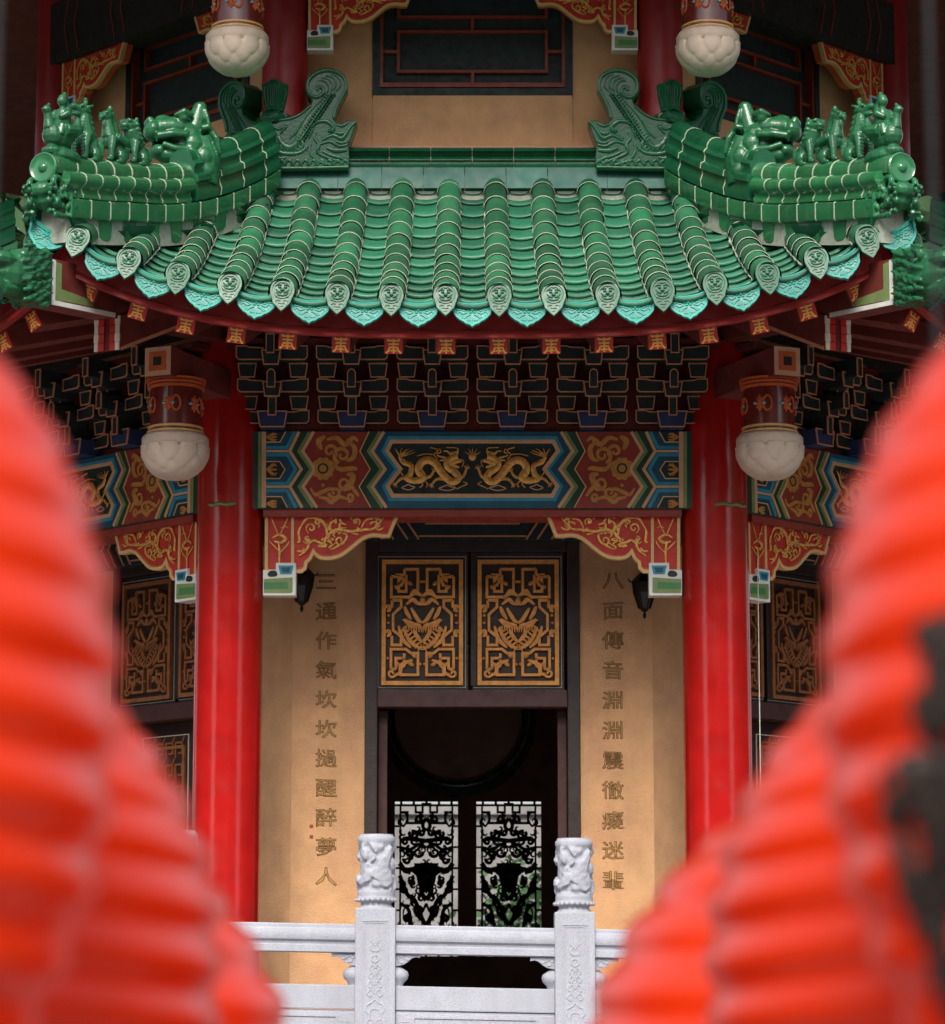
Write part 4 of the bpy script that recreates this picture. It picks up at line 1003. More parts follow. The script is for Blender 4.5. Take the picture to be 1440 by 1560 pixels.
# square beam end above the pendant
b = MB(); Xs = RC + .95; zsq = at(230, 572, -.924 * .95)[1]; sq = .17
b.box(RC - .3, Xs, -sq / 2, sq / 2, zsq, zsq + sq); tb = Pl(b, 'tie_beam', M['dark_red'])
for d, h_, mm in ((.004, .5, 'peach'), (.008, .33, 'orange'), (.012, .15, 'p_ink')):
    b = MB(); zc_ = zsq + sq / 2; b.box(Xs + .0005, Xs + d, -sq * h_, sq * h_, zc_ - sq * h_, zc_ + sq * h_); Pl(b, {'peach': 'end_face', 'orange': 'end_panel', 'p_ink': 'end_square'}[mm], M[mm], tb)
def pendant():
    def petals(a, v, z):
        best = 0
        for row, (zc_, n_, hh, off) in enumerate(((-.080, 10, .062, 0), (-.128, 9, .060, .5), (-.172, 8, .055, 0), (-.208, 7, .04, .5))):
            da = ((a / (2 * math.pi) * n_ + off) % 1) - .5
            d = (da / .54) ** 2 + ((z - zc_) / hh) ** 2 * .8
            if d < 1: best = max(best, (1 - d) ** .34 * .024 + (.020, .013, .006, 0)[row])
        return best
    prof = [(0, -.235), (.03, -.234)] + [(.03 + .130 * math.sin(math.pi / 2 * i / 60) , -.232 + .172 * (1 - math.cos(math.pi / 2 * i / 60))) for i in range(1, 61)]
    b = MB(); b.lathe(prof + [(.165, -.04)], n=144, disp=petals)
    o = Pl(b, 'lotus_pendant', M['plaster_lotus'], smooth=60)
    b = MB()
    def band(a, v, z): return .006 * abs(math.cos(a * 6)) ** .3 if .2 < v < .85 else 0
    b.lathe([(.15, -.056), (.182, -.052), (.192, -.03), (.192, .01), (.178, .028), (.165, .03)], n=72, disp=band); Pl(b, 'lotus_band', M['plaster_lotus'], o, smooth=50)
    b = MB(); b.lathe([(.16, .031), (.170, .036), (.170, .046), (.155, .05)], n=48); b.lathe([(.15, .06), (.164, .064), (.164, .074), (.15, .08)], n=48); Pl(b, 'pale_ring', M['gold_t'], o, smooth=40)
    b = MB(); b.lathe([(.15, .03), (.152, .2), (.155, .30), (.15, .36)], n=48); Pl(b, 'red_drum', mat('deep_red_lacquer', (.16, .02, .015), .25, .25, 6, coat=.5), o, smooth=40)
    b = MB()
    for i in range(3): b.lathe([(.15, .30 + i * .022), (.168 + .004 * i, .304 + i * .022), (.168 + .004 * i, .316 + i * .022), (.15, .32 + i * .022)], n=48)
    Pl(b, 'red_moulding', M['orange'], o, smooth=40)
    pb_m = mat('pale_blue_paint', (.25, .42, .45), .4, .15)
    for k in range(6):
        fl, fb = MB(), MB(); a0 = k * 1.047 + .2
        w_ = lambda pts: [(.157 * math.cos(a0 + u), .157 * math.sin(a0 + u), .20 + v) for u, v in pts]
        for q in range(8): fl.tube(w_([(0, 0), (.11 * math.cos(q*.785), .035 * math.sin(q*.785)), (.16 * math.cos(q*.785), .05 * math.sin(q*.785))]), [.004, .010, .002], 5)
        fl.tube(w_([(.30 + .16 * math.cos(t*.52), .045 * math.sin(t*.52)) for t in range(13)]), .007, 5)
        fb.tube(w_([(.10, 0), (.17, 0), (.24, 0)]), [.008, .014, .006], 6); fb.tube(w_([(-.24, 0), (-.17, 0), (-.10, 0)]), [.006, .012, .006], 6)
        Pl(fl, 'painted_flower', M['orange'], o, smooth=60); Pl(fb, 'painted_bud', pb_m, o, smooth=60)
    return o
pd = pendant(); RP = RC + .72; zp = at(0, 731, -.924 * .72)[1] + .235
RPu = 3.175 + .68; zpu = at(0, 114, .64 - .924 * .68)[1] + .235
for k in (0, -1, 1, -2):
    a = ANG[0] + R(45 * k)
    if k != 0:
        for o0 in (cbm, lb, tb): copy_tree(o0, PAV, 0).rotation_euler.z = a
    o = pd if k == 0 else copy_tree(pd, PAV); o.location = (RP * math.cos(a), RP * math.sin(a), zp); o.rotation_euler.z = a
    o = copy_tree(pd, PAV); o.location = (RPu * math.cos(a), RPu * math.sin(a), zpu); o.rotation_euler.z = a
for o0 in (cbm, lb, tb): o0.rotation_euler.z = ANG[0]

# upper eave, out of view; its overhang is shaped to shade the upper storey --------------------------------------------------------------
b = MB(); zu = 7.65; n = 8
o0, o1, o2 = oct_(2.9), oct_(5.0), oct_(5.0)
vs = [(x, y, zu) for x, y in o0] + [(x, y, zu - .25) for x, y in o1] + [(x, y, zu + .02) for x, y in o2] + [(x, y, zu + 1.3) for x, y in oct_(1.6)]
b.add(vs, [(i + 8*k, (i+1) % 8 + 8*k, (i+1) % 8 + 8*k + 8, i + 8*k + 8) for k in range(3) for i in range(8)] + [tuple(range(24, 32)), tuple(range(7, -1, -1))])
Pl(b, 'upper_roof', M['dark_red'])

exec_after = []
# ------------------------------------------------------------------ ridge-end dragons (things)
PVX = lambda x, Y: (x, Y)
CY = ry - .045
def ridge_dragon(label):
    cx0, cz0 = at(475, 262, CY)
    Zx = lambda pts: [(x - cx0, z - cz0) for x, z in pxs(pts, CY, 4.235, 380, 80)]
    t = thing('ridge_dragon', label, 'roof ornament', (cx0, CY, cz0), 0, 'dragon-headed ends of the main ridges')
    out = [(165,770),(640,762),(648,690),(640,600),(668,530),(697,445),(640,442),(575,466),(548,440),(562,380),(600,295),(634,230),(628,185),(600,145),(550,118),(490,112),(430,130),(380,170),(362,220),(372,280),(405,315),(395,340),(365,362),(320,400),(250,428),(150,434),(72,436),(82,458),(140,470),(165,520),(132,600),(150,700)]
    b = MB(); b.prism(Zx(out), -.02, .14)
    body = b.build('dragon_body', M['glaze_d'], t, bevel=.008)
    b = MB()
    def rel(pts, r, k=4, y=-.024, taper=.4, flat=.8):
        l = spline(pts, k); n = len(l); b.tube([(x, y, z) for x, z in Zx(l)], [r * (1 - taper * abs(2*i/(n-1) - 1)) for i in range(n)], 6, flat=flat)
    rel([(545,430),(560,370),(598,295),(625,235),(610,165),(550,128),(490,122),(430,142),(385,185),(378,250),(410,290),(450,290),(480,262),(470,235),(445,230),(440,250)], .014, 5, taper=.15)
    rel([(540,250),(560,215),(540,170),(490,155)], .007); rel([(525,260),(535,215),(510,180),(470,170)], .007); rel([(505,260),(512,225),(490,195),(450,185)], .007); rel([(555,260),(590,220),(575,170),(530,145)], .006)
    rel([(520,265),(470,330),(420,390),(370,460),(330,540),(310,590),(260,620),(210,590),(190,550)], .034, 6, -.016, .5, .6)      # fish body
    for i in range(18):
        tt = i / 17; x = 515 - 195 * tt; y = 275 + 290 * tt
        rel([(x - 22, y - 6), (x, y + 12), (x + 22, y - 6)], .006, 3, -.036); b.ball((Zx([(x + 34, y + 4)])[0][0], -.03, Zx([(x + 34, y + 4)])[0][1]), .009, .009, .012, 6)
    rel([(400,490),(440,455),(500,450),(545,490),(520,530),(470,560)], .016); b.ball((Zx([(522, 515)])[0][0], -.03, Zx([(522, 515)])[0][1]), .016, .014, .014, 8)
    rel([(470,570),(540,540),(600,560),(650,490),(690,450)], .014); rel([(450,600),(520,580),(580,610),(635,600)], .012); rel([(500,620),(560,640),(630,635)], .016); rel([(430,520),(420,560),(450,600),(440,650),(520,690),(600,720)], .013)
    rel([(470,640),(530,670),(600,690),(635,720)], .011); rel([(560,470),(600,480),(640,455)], .010); rel([(400,590),(390,640),(430,700),(520,730)], .011); rel([(420,480),(400,520),(385,560)], .010)
    rel([(640,575),(600,590),(560,580)], .009); rel([(560,520),(590,530),(630,510)], .011)
    rel([(150,560),(160,620),(200,650),(260,660),(330,650),(380,610)], .014); rel([(160,660),(200,690),(240,680)], .012); rel([(150,480),(190,500),(240,480),(200,530)], .011)
    for i in range(9):
        x = 180 + 52 * i; rel([(x, 735), (x + 20, 700), (x + 44, 715), (x + 38, 735)], .010, 4)
    rel([(160,752),(400,750),(640,744)], .010, 3, taper=0); rel([(120,445),(250,436),(330,404),(395,350)], .010, 4, -.022, .1)
    rel([(260,560),(300,520),(340,450)], .008); rel([(330,560),(350,600),(330,640)], .010)
    for i in range(6): rel([(200 + 30*i, 600 - 10*(i % 2)), (212 + 30*i, 625), (225 + 30*i, 640)], .007, 3)
    b.build('dragon_relief', M['glaze_d'], t, smooth=60)
    b = MB(); f = Zx([(70,436),(240,434),(244,405),(225,385),(88,385),(70,405)]); b.prism(f, .0, .12); f = Zx([(105,385),(210,385),(222,330),(236,235),(240,200),(205,198),(185,180),(158,162),(128,185),(110,196),(80,200),(88,250),(100,330)]); b.prism(f, .02, .10)
    for i in range(8):
        x = 98 + 18 * i; f = Zx(spline([(x, 215), (x + (118 - x) * .12 * -1, 260), (x + (155 - x) * .2, 330), (x + (155 - x) * .25, 350)], 4)); b.tube([(p, .014, q) for p, q in f], .0055, 5)
    f = Zx(spline([(84,205),(120,190),(158,168),(200,192),(238,205)], 4)); b.tube([(p, .016, q) for p, q in f], .007, 6)
    f = Zx(spline([(100,370),(155,350),(215,370)], 4)); b.tube([(p, .012, q) for p, q in f], .011, 6)
    b.build('fan_finial', M['glaze_d'], t, smooth=50, bevel=.003)
    return t
rdl = ridge_dragon('dark green dragon with coiled tail at the left end of the front main ridge')
rdr = mirror_tree_root = None
def mirror_thing(t, label):
    c = t.copy(); COL.objects.link(c); c.location.x = -t.location.x; c['label'] = label
    for ch in list(t.children): mirror_tree(ch, c)
    return c
rdr = mirror_thing(rdl, 'dark green dragon with coiled tail at the right end of the front main ridge')
def swing(t, k, label):
    c = copy_tree(t, None, R(45 * k)); c['label'] = label
    v = Vector((t.location.x, t.location.y - AP, 0)); v.rotate(Matrix.Rotation(R(45 * k), 3, 'Z')); c.location = (v.x, v.y + AP, t.location.z); return c
swing(rdr, -1, 'shaded dragon with coiled tail behind the left hip ridge'); swing(rdl, 1, 'shaded dragon with coiled tail behind the right hip ridge')

# ------------------------------------------------------------------ figures on the hip ridges
def fig(name, mb, label, cat, ang, r, dz=0, group='glazed figures along the hip ridges', vox=.0045, it=1, turn=0):
    o = mb.build(name, M['glaze_f'], None, remesh=vox, smooth_it=it)
    put(o, ang, r, dz, turn); return tag(o, label, cat, group)
def put(o, ang, r, dz, turn=0, sc=1.0):
    X, z = hip(r); z += sk(r) + .355 + dz
    o.location = (X * math.cos(ang), AP + X * math.sin(ang), z); o.rotation_euler = (0, 0, ang + turn); o.scale = (sc, sc, sc)
AL, ARt = R(-112.5), R(-67.5)
def beast_base(b, h=.16, L=.05, thin=1.):
    b.ball((.01, 0, h), .056, .050, .070, 12, rot=-.4); b.ball((-.035, 0, h * .62), .050, .046, .060, 12)
    for sg in (-1, 1):
        b.tube([(.040, sg*.036, h), (.056, sg*.043, h*.5), (.058, sg*.043, .012)], [.030*thin, .019*thin, .016*thin], 8); b.ball((.070, sg*.044, .008), .026, .019, .014, 8)
        b.ball((-.045, sg*.040, .05), .038, .022, .044, 10); b.ball((-.01, sg*.05, .008), .034, .017, .014, 8)
    b.tube([(-.09, 0, .04), (-.125, 0, .07), (-.12, 0, .12), (-.10, 0, .14)], [.018, .018, .020, .008], 8)
    b.ball((-.03, 0, -.01), .10, .04, .022, 10)
def lion():
    b = MB(); beast_base(b, .135)
    b.tube([(.02, 0, .15), (.05, 0, .21)], [.055, .048], 10); b.ball((.062, 0, .232), .048, .048, .043, 12); b.ball((.104, 0, .222), .026, .032, .022, 10); b.ball((.100, 0, .200), .022, .027, .010, 8)
    for sg in (-1, 1):
        b.ball((.098, sg*.022, .246), .011); b.tube([(.078, sg*.012, .263), (.10, sg*.03, .258), (.09, sg*.044, .244)], .008, 6); b.ball((.045, sg*.046, .262), .016, .010, .018, 8)
        for i in range(4): b.ball((.040 - .012*i, sg*.044, .236 - .026*i), .019, .016, .017, 8)
    for i in range(5): b.ball((.03 - .022*i, 0, .262 - .028*i), .019, .026, .017, 8)
    b.ball((.122, 0, .228), .009, .012, .008, 6); return b
def bird():
    b = MB(); beast_base(b, .145, thin=1.05)
    b.tube([(.03, 0, .16), (.045, 0, .22), (.050, 0, .26)], [.046, .032, .028], 10); b.ball((.058, 0, .272), .036, .034, .034, 12)
    b.tube([(.08, 0, .270), (.105, 0, .255), (.110, 0, .232)], [.020, .016, .005], 8); b.ball((.075, 0, .225), .016, .014, .03, 8)
    b.tube([(.045, 0, .298), (.025, 0, .318), (.03, 0, .34)], [.016, .018, .010], 8); b.tube([(.03, 0, .29), (.0, 0, .25), (-.03, 0, .19), (-.07, 0, .12)], [.03, .022, .024, .02], 8)
    for sg in (-1, 1):
        b.ball((.082, sg*.024, .284), .010); b.tube([(.02, sg*.045, .15), (-.05, sg*.055, .13), (-.11, sg*.04, .12)], [.028, .026, .008], 8)
    return b
def dragon():
    b = MB(); beast_base(b, .15)
    b.tube([(.01, 0, .15), (.03, 0, .22), (.035, 0, .27)], [.052, .042, .036], 10); b.ball((.046, 0, .292), .040, .036, .034, 12)
    b.tube([(.07, 0, .292), (.115, 0, .302), (.135, 0, .298)], [.026, .020, .014], 8); b.tube([(.07, 0, .268), (.11, 0, .258), (.125, 0, .262)], [.018, .014, .008], 8)
    b.tube([(.035, 0, .318), (.015, 0, .345), (.022, 0, .372)], [.016, .014, .012], 8)
    for i in range(7): b.ball((-.01 - .012*i, 0, .30 - .032*i), .022, .014, .016, 8)
    for sg in (-1, 1):
        b.ball((.075, sg*.028, .312), .012); b.tube([(.03, sg*.03, .31), (-.01, sg*.035, .33)], [.014, .006], 6)
        for i in range(6): b.tube([(.066, sg*.018, .135 - .02*i), (.068, sg*.05, .135 - .02*i)], .0075, 6)
    for i in range(5): b.tube([(.07 - .004*i, -.03, .17 + .018*i), (.078 - .004*i, 0, .172 + .018*i), (.07 - .004*i, .03, .17 + .018*i)], .007, 6)
    return b
def rider():
    b = MB()
    b.ball((-.03, 0, .015), .13, .085, .055, 12); b.ball((.06, 0, .03), .06, .06, .035, 10)
    b.ball((.0, 0, .135), .092, .075, .082, 14); b.ball((.055, 0, .125), .06, .062, .07, 12)                        # hen
    b.tube([(.085, 0, .16), (.095, 0, .21), (.100, 0, .245)], [.034, .024, .022], 10); b.ball((.108, 0, .258), .028, .026, .026, 10); b.tube([(.125, 0, .258), (.152, 0, .250)], [.013, .004], 6)
    b.tube([(.10, 0, .28), (.088, 0, .298)], [.012, .008], 6)
    for sg in (-1, 1): b.tube([(.03, sg*.07, .15), (-.05, sg*.08, .16), (-.12, sg*.05, .21)], [.036, .034, .012], 8); b.ball((.06, sg*.035, .02), .03, .02, .03, 8)
    b.tube([(-.08, 0, .15), (-.14, 0, .20), (-.15, 0, .27)], [.04, .035, .012], 8)
    b.tube([(-.02, 0, .17), (-.02, 0, .24), (-.022, 0, .285)], [.056, .050, .038], 12)                              # the seated immortal
    for sg in (-1, 1):
        b.tube([(-.02, sg*.040, .285), (.0, sg*.060, .25), (.035, sg*.032, .228)], [.020, .022, .016], 8); b.tube([(-.02, sg*.03, .19), (.04, sg*.05, .17), (.05, sg*.055, .12)], [.03, .026, .018], 8)
    b.tube([(-.022, 0, .285), (-.020, 0, .315)], .018, 8); b.ball((-.016, 0, .338), .030, .028, .034, 12); b.ball((.010, 0, .334), .008, .007, .008, 6)
    b.ball((-.024, 0, .362), .028, .027, .018, 10); b.tube([(-.03, 0, .368), (-.034, 0, .392)], [.016, .010], 8)
    b.tube([(-.045, 0, .35), (-.055, 0, .30)], [.016, .02], 6)
    return b
def head():
    b = MB()
    b.tube([(-.07, 0, -.15), (-.07, 0, .02), (-.03, 0, .15)], [.085, .105, .09], 14); b.ball((.04, 0, .16), .11, .092, .085, 14)
    b.ball((.15, 0, .205), .15, .095, .075, 16, rot=.06); b.ball((.275, 0, .180), .055, .09, .07, 14); b.ball((.20, 0, .255), .06, .045, .035, 10)
    b.ball((.12, 0, .015), .14, .088, .060, 16, rot=-.12); b.ball((.235, 0, .045), .048, .082, .048, 14); b.ball((.12, 0, -.05), .07, .06, .05, 10)
    b.ball((.06, 0, .10), .09, .07, .07, 12); b.tube([(.10, 0, .085), (.17, 0, .085), (.215, 0, .10)], [.034, .034, .016], 8)
    for sg in (-1, 1):
        b.ball((.09, sg*.070, .262), .036); b.tube([(.03, sg*.060, .285), (.09, sg*.095, .298), (.15, sg*.080, .270)], [.022, .024, .010], 8)
        b.ball((.295, sg*.034, .235), .028); b.tube([(.06, sg*.090, .150), (.16, sg*.100, .145), (.26, sg*.085, .125)], .026, 8); b.tube([(.06, sg*.088, .055), (.14, sg*.092, .052), (.22, sg*.078, .078)], .022, 8)
        b.tube([(.25, sg*.06, .125), (.255, sg*.062, .085)], [.016, .004], 6)
        b.ball((.02, sg*.085, .10), .055, .03, .06, 10); b.ball((-.05, sg*.09, .02), .05, .028, .06, 10); b.ball((-.06, sg*.085, -.07), .05, .026, .05, 10)
        b.tube([(.05, sg*.085, .06), (.0, sg*.108, .0), (-.03, sg*.108, -.08)], [.026, .022, .012], 8); b.tube([(-.03, sg*.085, .20), (-.07, sg*.10, .21), (-.10, sg*.09, .19)], [.026, .022, .010], 8)
        for i in range(4): b.tube([(.10 - .05*i, sg*.075, .0 - .02*i), (.09 - .05*i, sg*.088, -.045 - .02*i)], [.014, .005], 6)
        for i in range(3): b.tube([(-.085, sg*(.02 + .028*i), .22 - .01*i), (-.125, sg*(.03 + .028*i), .14), (-.15, sg*(.035 + .026*i), .04)], [.020, .024, .012], 6)
    b.tube([(.0, 0, .22), (-.02, 0, .30), (-.035, 0, .36)], [.062, .056, .044], 12); b.ball((-.035, 0, .362), .046, .045, .036, 12)
    for i in range(5): b.tube([(-.06, -.04 + .02*i, .36 - .01*abs(i-2)), (-.072, -.045 + .0225*i, .29), (-.09, -.05 + .025*i, .20)], [.013, .016, .016], 6)
    return b
spec = [('seated_rider', rider, .03, 'immortal riding a hen on a rock, at the outer tip of the %s hip ridge', 'roof figure', .0),
        ('seated_dragon', dragon, .31, 'open-mouthed crested dragon figure right behind the hen rider on the %s hip ridge', 'roof figure', .0),
        ('seated_phoenix', bird, .58, 'smooth beaked phoenix figure between dragon and lion on the %s hip ridge', 'roof figure', .0),
        ('seated_lion', lion, .83, 'stocky maned lion figure nearest the big beast head on the %s hip ridge', 'roof figure', .0)]
for nm, fn, r, lab, cat, dz in spec:
    o = fig(nm, fn(), lab % 'left', cat, AL, r, dz - .01, turn=R(-12))
    c = o.copy(); COL.objects.link(c); put(c, ARt, r, dz - .01, R(12)); c['label'] = lab % 'right'
o = fig('beast_head', head(), 'large horned beast head with gaping jaws halfway along the left hip ridge', 'roof figure', AL, 1.42, .045, 'gaping beast heads on the hip ridges', .0072, 2); put(o, AL, 1.50, .0, R(-50), .95)
c = o.copy(); COL.objects.link(c); put(c, ARt, 1.50, .0, R(50), .95); c['label'] = 'large horned beast head with gaping jaws halfway along the right hip ridge'

# ------------------------------------------------------------------ wall lamps
def wall_lamp(px, py, label):
    x, z = at(px, py, YF - .16)
    t = thing('wall_lamp', label, 'lamp', (x, YF - .16, z), 0, 'black iron lamps on the wall piers')
    b = MB(); b.lathe([(.0, -.145), (.008, -.14), (.012, -.12), (.005, -.105), (.02, -.095), (.035, -.08)], n=8); b.lathe([(.062, .085), (.085, .09), (.05, .125), (.02, .15), (.012, .165), (.0, .17)], n=6)
    for k in range(6):
        a = k * 1.047; b.tube([(.035*math.cos(a), .035*math.sin(a), -.08), (.066*math.cos(a), .066*math.sin(a), .02), (.075*math.cos(a), .075*math.sin(a), .088)], .006, 5)
        b.tube([(.082*math.cos(a), .082*math.sin(a), .09), (.098*math.cos(a), .098*math.sin(a), .098), (.10*math.cos(a), .10*math.sin(a), .115)], [.006, .005, .002], 5)
    b.build('lamp_cage', M['iron'], t, smooth=30)
    b = MB(); b.lathe([(.033, -.078), (.062, .02), (.070, .084)], n=6); b.build('lamp_glass', mat('smoked_glass', (.02, .018, .014), .15, .2), t)
    b = MB(); b.tube([(0, .0, .16), (0, .03, .20), (0, .10, .19), (0, .155, .13)], .010, 8); b.box(-.03, .03, .145, .16, .02, .16); b.build('wall_bracket', M['iron'], t, smooth=40)
wall_lamp(460, 898, 'black iron lantern on the left ochre pier, half behind the carved corbel')
wall_lamp(982, 908, 'black iron lantern on the right ochre pier, half behind the carved corbel')

# ------------------------------------------------------------------ cables beside the columns
for px, lab in ((298.5, 'thin pale cable hanging beside the outer edge of the left column'), (1159.5, 'thin pale cable hanging beside the outer edge of the right column')):
    b = MB(); x0, z0 = at(px + (3 if px < 500 else -5), 850, .1); x1, _ = at(px, 1300, .1); b.tube([(x0, .1, z0), (x1, .1, .02)], .0035, 6)
    tag(b.build('cable', M['wire'], None, smooth=60), lab, 'cable', 'pale cables by the columns')

# ------------------------------------------------------------------ balustrade
BYD = -2.2
bal = thing('stone_balustrade', 'pale granite balustrade with carved cylinder-topped posts in front of the doorway', 'balustrade', (0, BYD, 0))
ptop = [at(573, 1384, BYD), at(875, 1390, BYD)]
pitch_x = ptop[1][0] - ptop[0][0]; drop = (at(0, 1403, BYD)[1] - at(0, 1416, BYD)[1]) / (at(960, 0, BYD)[0] - at(350, 0, BYD)[0])
rail_z = lambda x: at(0, 1409, BYD)[1] - drop * (x - at(573, 0, BYD)[0])
def post():
    hw = .105
    b = MB(); b.box(-hw, hw, -hw, hw, -1.10, 0)
    o = b.build('post', M['stone'], bal, bevel=.008)
    b = MB(); yf = -hw
    b.ribbon([(-.066, -1.0), (.066, -1.0), (.066, -.068), (-.066, -.068)], .006, yf - .004, yf + .004, True)
    b.ribbon([(-.052, -1.0), (.052, -1.0), (.052, -.080), (-.052, -.080)], .003, yf - .003, yf + .004, True)
    def rv(pts, r=.0055):
        for sx in (-1, 1):
            l = spline(pts, 4); n = len(l); b.tube([(sx * x, yf - .001, z) for x, z in l], [r * (.6 + .5 * math.sin(math.pi * i / (n-1))) for i in range(n)], 6, flat=.7)
    rv([(0,-.20),(.012,-.175),(.026,-.165)]); rv([(0,-.19),(.006,-.165),(.010,-.150)]); rv([(0,-.225),(.018,-.22),(.024,-.20),(.014,-.19)]); rv([(0,-.245),(.016,-.25),(.018,-.27),(0,-.285)])
    for z, w_ in ((-.31, .026), (-.35, .030), (-.395, .036), (-.44, .040)):
        rv([(.004, z - .004), (w_ * .5, z + .02), (w_, z), (w_ * .6, z - .018), (w_ * .4, z)])
    rv([(0,-.47),(.02,-.49),(.042,-.50),(.046,-.53),(.03,-.55)]); rv([(0,-.52),(.025,-.53),(.03,-.57),(.045,-.60)]); rv([(0,-.60),(.02,-.575),(.046,-.585),(.044,-.62),(.02,-.64),(0,-.63)]); rv([(0,-.66),(.03,-.66),(.042,-.69),(.02,-.71)])
    rv([(0,-.76),(.03,-.74),(.04,-.78),(.02,-.80)]); rv([(0,-.86),(.03,-.84),(.04,-.88),(.02,-.90)])
    b.build('post_relief', M['stone'], o, smooth=50)
    b = MB()
    def carve(a, v, z):
        if z < .085 or z > .345: return 0
        p = Vector((math.cos(a) * 1.9, math.sin(a) * 1.9, z * 16))
        n_ = noise.noise(p + noise.noise_vector(p * .7) * .9)
        e = min(1, (z - .085) * 40) * min(1, (.345 - z) * 40)
        return e * (.011 * max(-1, min(1, n_ * 7)) + .004 * noise.noise(p * 2.6)) - .002
    prof = [(.093, 0), (.088, .008), (.080, .018), (.080, .028), (.096, .038), (.103, .044), (.103, .054), (.098, .060)] + [(.098 - .00 * i, .064 + .278 * i / 60) for i in range(61)] + [(.099, .350), (.099, .366), (.096, .372), (.090, .376), (.088, .386), (.0, .388)]
    b.lathe(prof, n=120, disp=carve); b.build('post_cap', M['stone'], o, smooth=50)
    b = MB()
    for k in range(22): a = k * 2 * math.pi / 22; b.ball((.101 * math.cos(a), .101 * math.sin(a), .043), .012, .012, .010, 8)
    b.build('petal_ring', M['stone'], o, smooth=60)
    return o
p0 = post(); pxs_ = [ptop[0][0] + pitch_x * k for k in (-1, 0, 1, 2)]
for i, x in enumerate(pxs_):
    o = p0 if i == 0 else copy_tree(p0, bal); o.location = (x, 0, ptop[0][1] - drop * (x - ptop[0][0]))
bays = [(pxs_[k] + .105, pxs_[k+1] - .105) for k in range(3)] + [(pxs_[0] - 1.2, pxs_[0] - .105), (pxs_[3] + .105, pxs_[3] + 1.2)]
for xa, xb in bays:
    def sl_box(mb, y0, y1, d0, d1, x0=xa, x1=xb):
        za, zb_ = rail_z(x0), rail_z(x1)
        mb.add([(x0,y0,za-d1),(x1,y0,zb_-d1),(x1,y1,zb_-d1),(x0,y1,za-d1),(x0,y0,za-d0),(x1,y0,zb_-d0),(x1,y1,zb_-d0),(x0,y1,za-d0)], [(3,2,1,0),(4,5,6,7),(0,1,5,4),(1,2,6,5),(2,3,7,6),(3,0,4,7)])
    b = MB(); prof = [(-.070, -.02), (-.072, -.04)] + [(-.072 + .0, -.05)] + [(-.078 + .03 * math.cos(R(q)) - .03, -.072 + .026 * math.sin(R(q)) * -1) for q in (-60, -20, 20, 60)][:0]
    pr = [(-.06, 0), (-.066, -.006), (-.066, -.022), (-.072, -.026), (-.078, -.045), (-.078, -.065), (-.072, -.082), (-.055, -.094), (-.052, -.106), (-.062, -.112), (-.062, -.145), (-.055, -.15)]
    pr = pr + [(-y, z) for y, z in pr[::-1]]; n = len(pr)
    b.add([(xa, y, rail_z(xa) + z) for y, z in pr] + [(xb, y, rail_z(xb) + z) for y, z in pr], [(i, (i+1) % n, n + (i+1) % n, n + i) for i in range(n)] + [tuple(range(n)), tuple(range(2*n-1, n-1, -1))])
    b.build('handrail', M['stone'], bal, smooth=25)
    b = MB(); sl_box(b, -.06, .06, .315, .44); sl_box(b, -.05, .05, .443, .455); sl_box(b, -.055, .055, .452, 1.1)
    pn = b.build('panel', M['stone'], bal, bevel=.006)
    b = MB(); zA = lambda x, d: rail_z(x) - d; m_ = .095
    b.ribbon([(xa + m_, zA(xa + m_, .475)), (xb - m_, zA(xb - m_, .475)), (xb - m_, zA(xb - m_, 1.0)), (xa + m_, zA(xa + m_, 1.0))], .010, -.062, -.05, True)
    i_ = .20; b.ribbon(spline([(xa + i_, zA(xa + i_, .62)), (xa + i_ + .005, zA(xa + i_, .57)), (xa + i_ + .05, zA(xa + i_ + .05, .552)), (xb - i_ - .05, zA(xb - i_ - .05, .552)), (xb - i_ - .005, zA(xb - i_, .57)), (xb - i_, zA(xb - i_, .62)), (xb - i_, zA(xb - i_, .95)), (xa + i_, zA(xa + i_, .95))], 3, True), .010, -.062, -.05, True)
    for sx, xe in ((1, xa), (-1, xb)):
        for d in (.50, .512): b.box(min(xe + sx * .02, xe + sx * .07), max(xe + sx * .02, xe + sx * .07), -.058, -.05, zA(xe, d) - .003, zA(xe, d))
        b.ribbon([(xe + sx * .018, zA(xe, .53)), (xe + sx * .075, zA(xe, .53)), (xe + sx * .075, zA(xe, .95)), (xe + sx * .018, zA(xe, .95))], .004, -.058, -.05, True)
    xm = (xa + xb) / 2; zm = zA(xm, .64)
    for k in range(26):
        a = random.random() * 6.283; rr = random.random() ** .5; cx, cz = xm + .26 * rr * math.cos(a), zm - .02 + .05 * rr * math.sin(a)
        b.tube([(cx + .03 * math.cos(a + q), -.057, cz + .018 * math.sin(2 * q + a)) for q in (0, .8, 1.6, 2.4)], [.003, .006, .006, .002], 6)
    b.build('panel_relief', M['stone'], pn, smooth=50)
    for sx, xe in ((1, xa), (-1, xb)):
        b = MB(); za = rail_z(xe)
        out = [(0, -.150), (.125, -.150), (.128, -.170), (.105, -.166), (.085, -.172), (.062, -.192), (.040, -.205), (.0, -.214)]
        b.prism([(xe + sx * x, za + z) for x, z in out], -.04, .04)
        for (cx, cz, r_) in ((.03, -.180, .016), (.062, -.168, .012), (.015, -.165, .010)):
            b.tube([(xe + sx * (cx + r_ * math.cos(q * .6)), -.042, za + cz + r_ * math.sin(q * .6)) for q in range(10)], .004, 5)
        b.build('cloud_bracket', M['stone'], bal, bevel=.004)
        b = MB(); b.lathe([(.022, -.214), (.030, -.222), (.058, -.24), (.064, -.258), (.058, -.28), (.038, -.30), (.034, -.318)], c=(xe + sx * .004, 0, za), n=28)
        b.build('vase_baluster', M['stone'], bal, smooth=50)

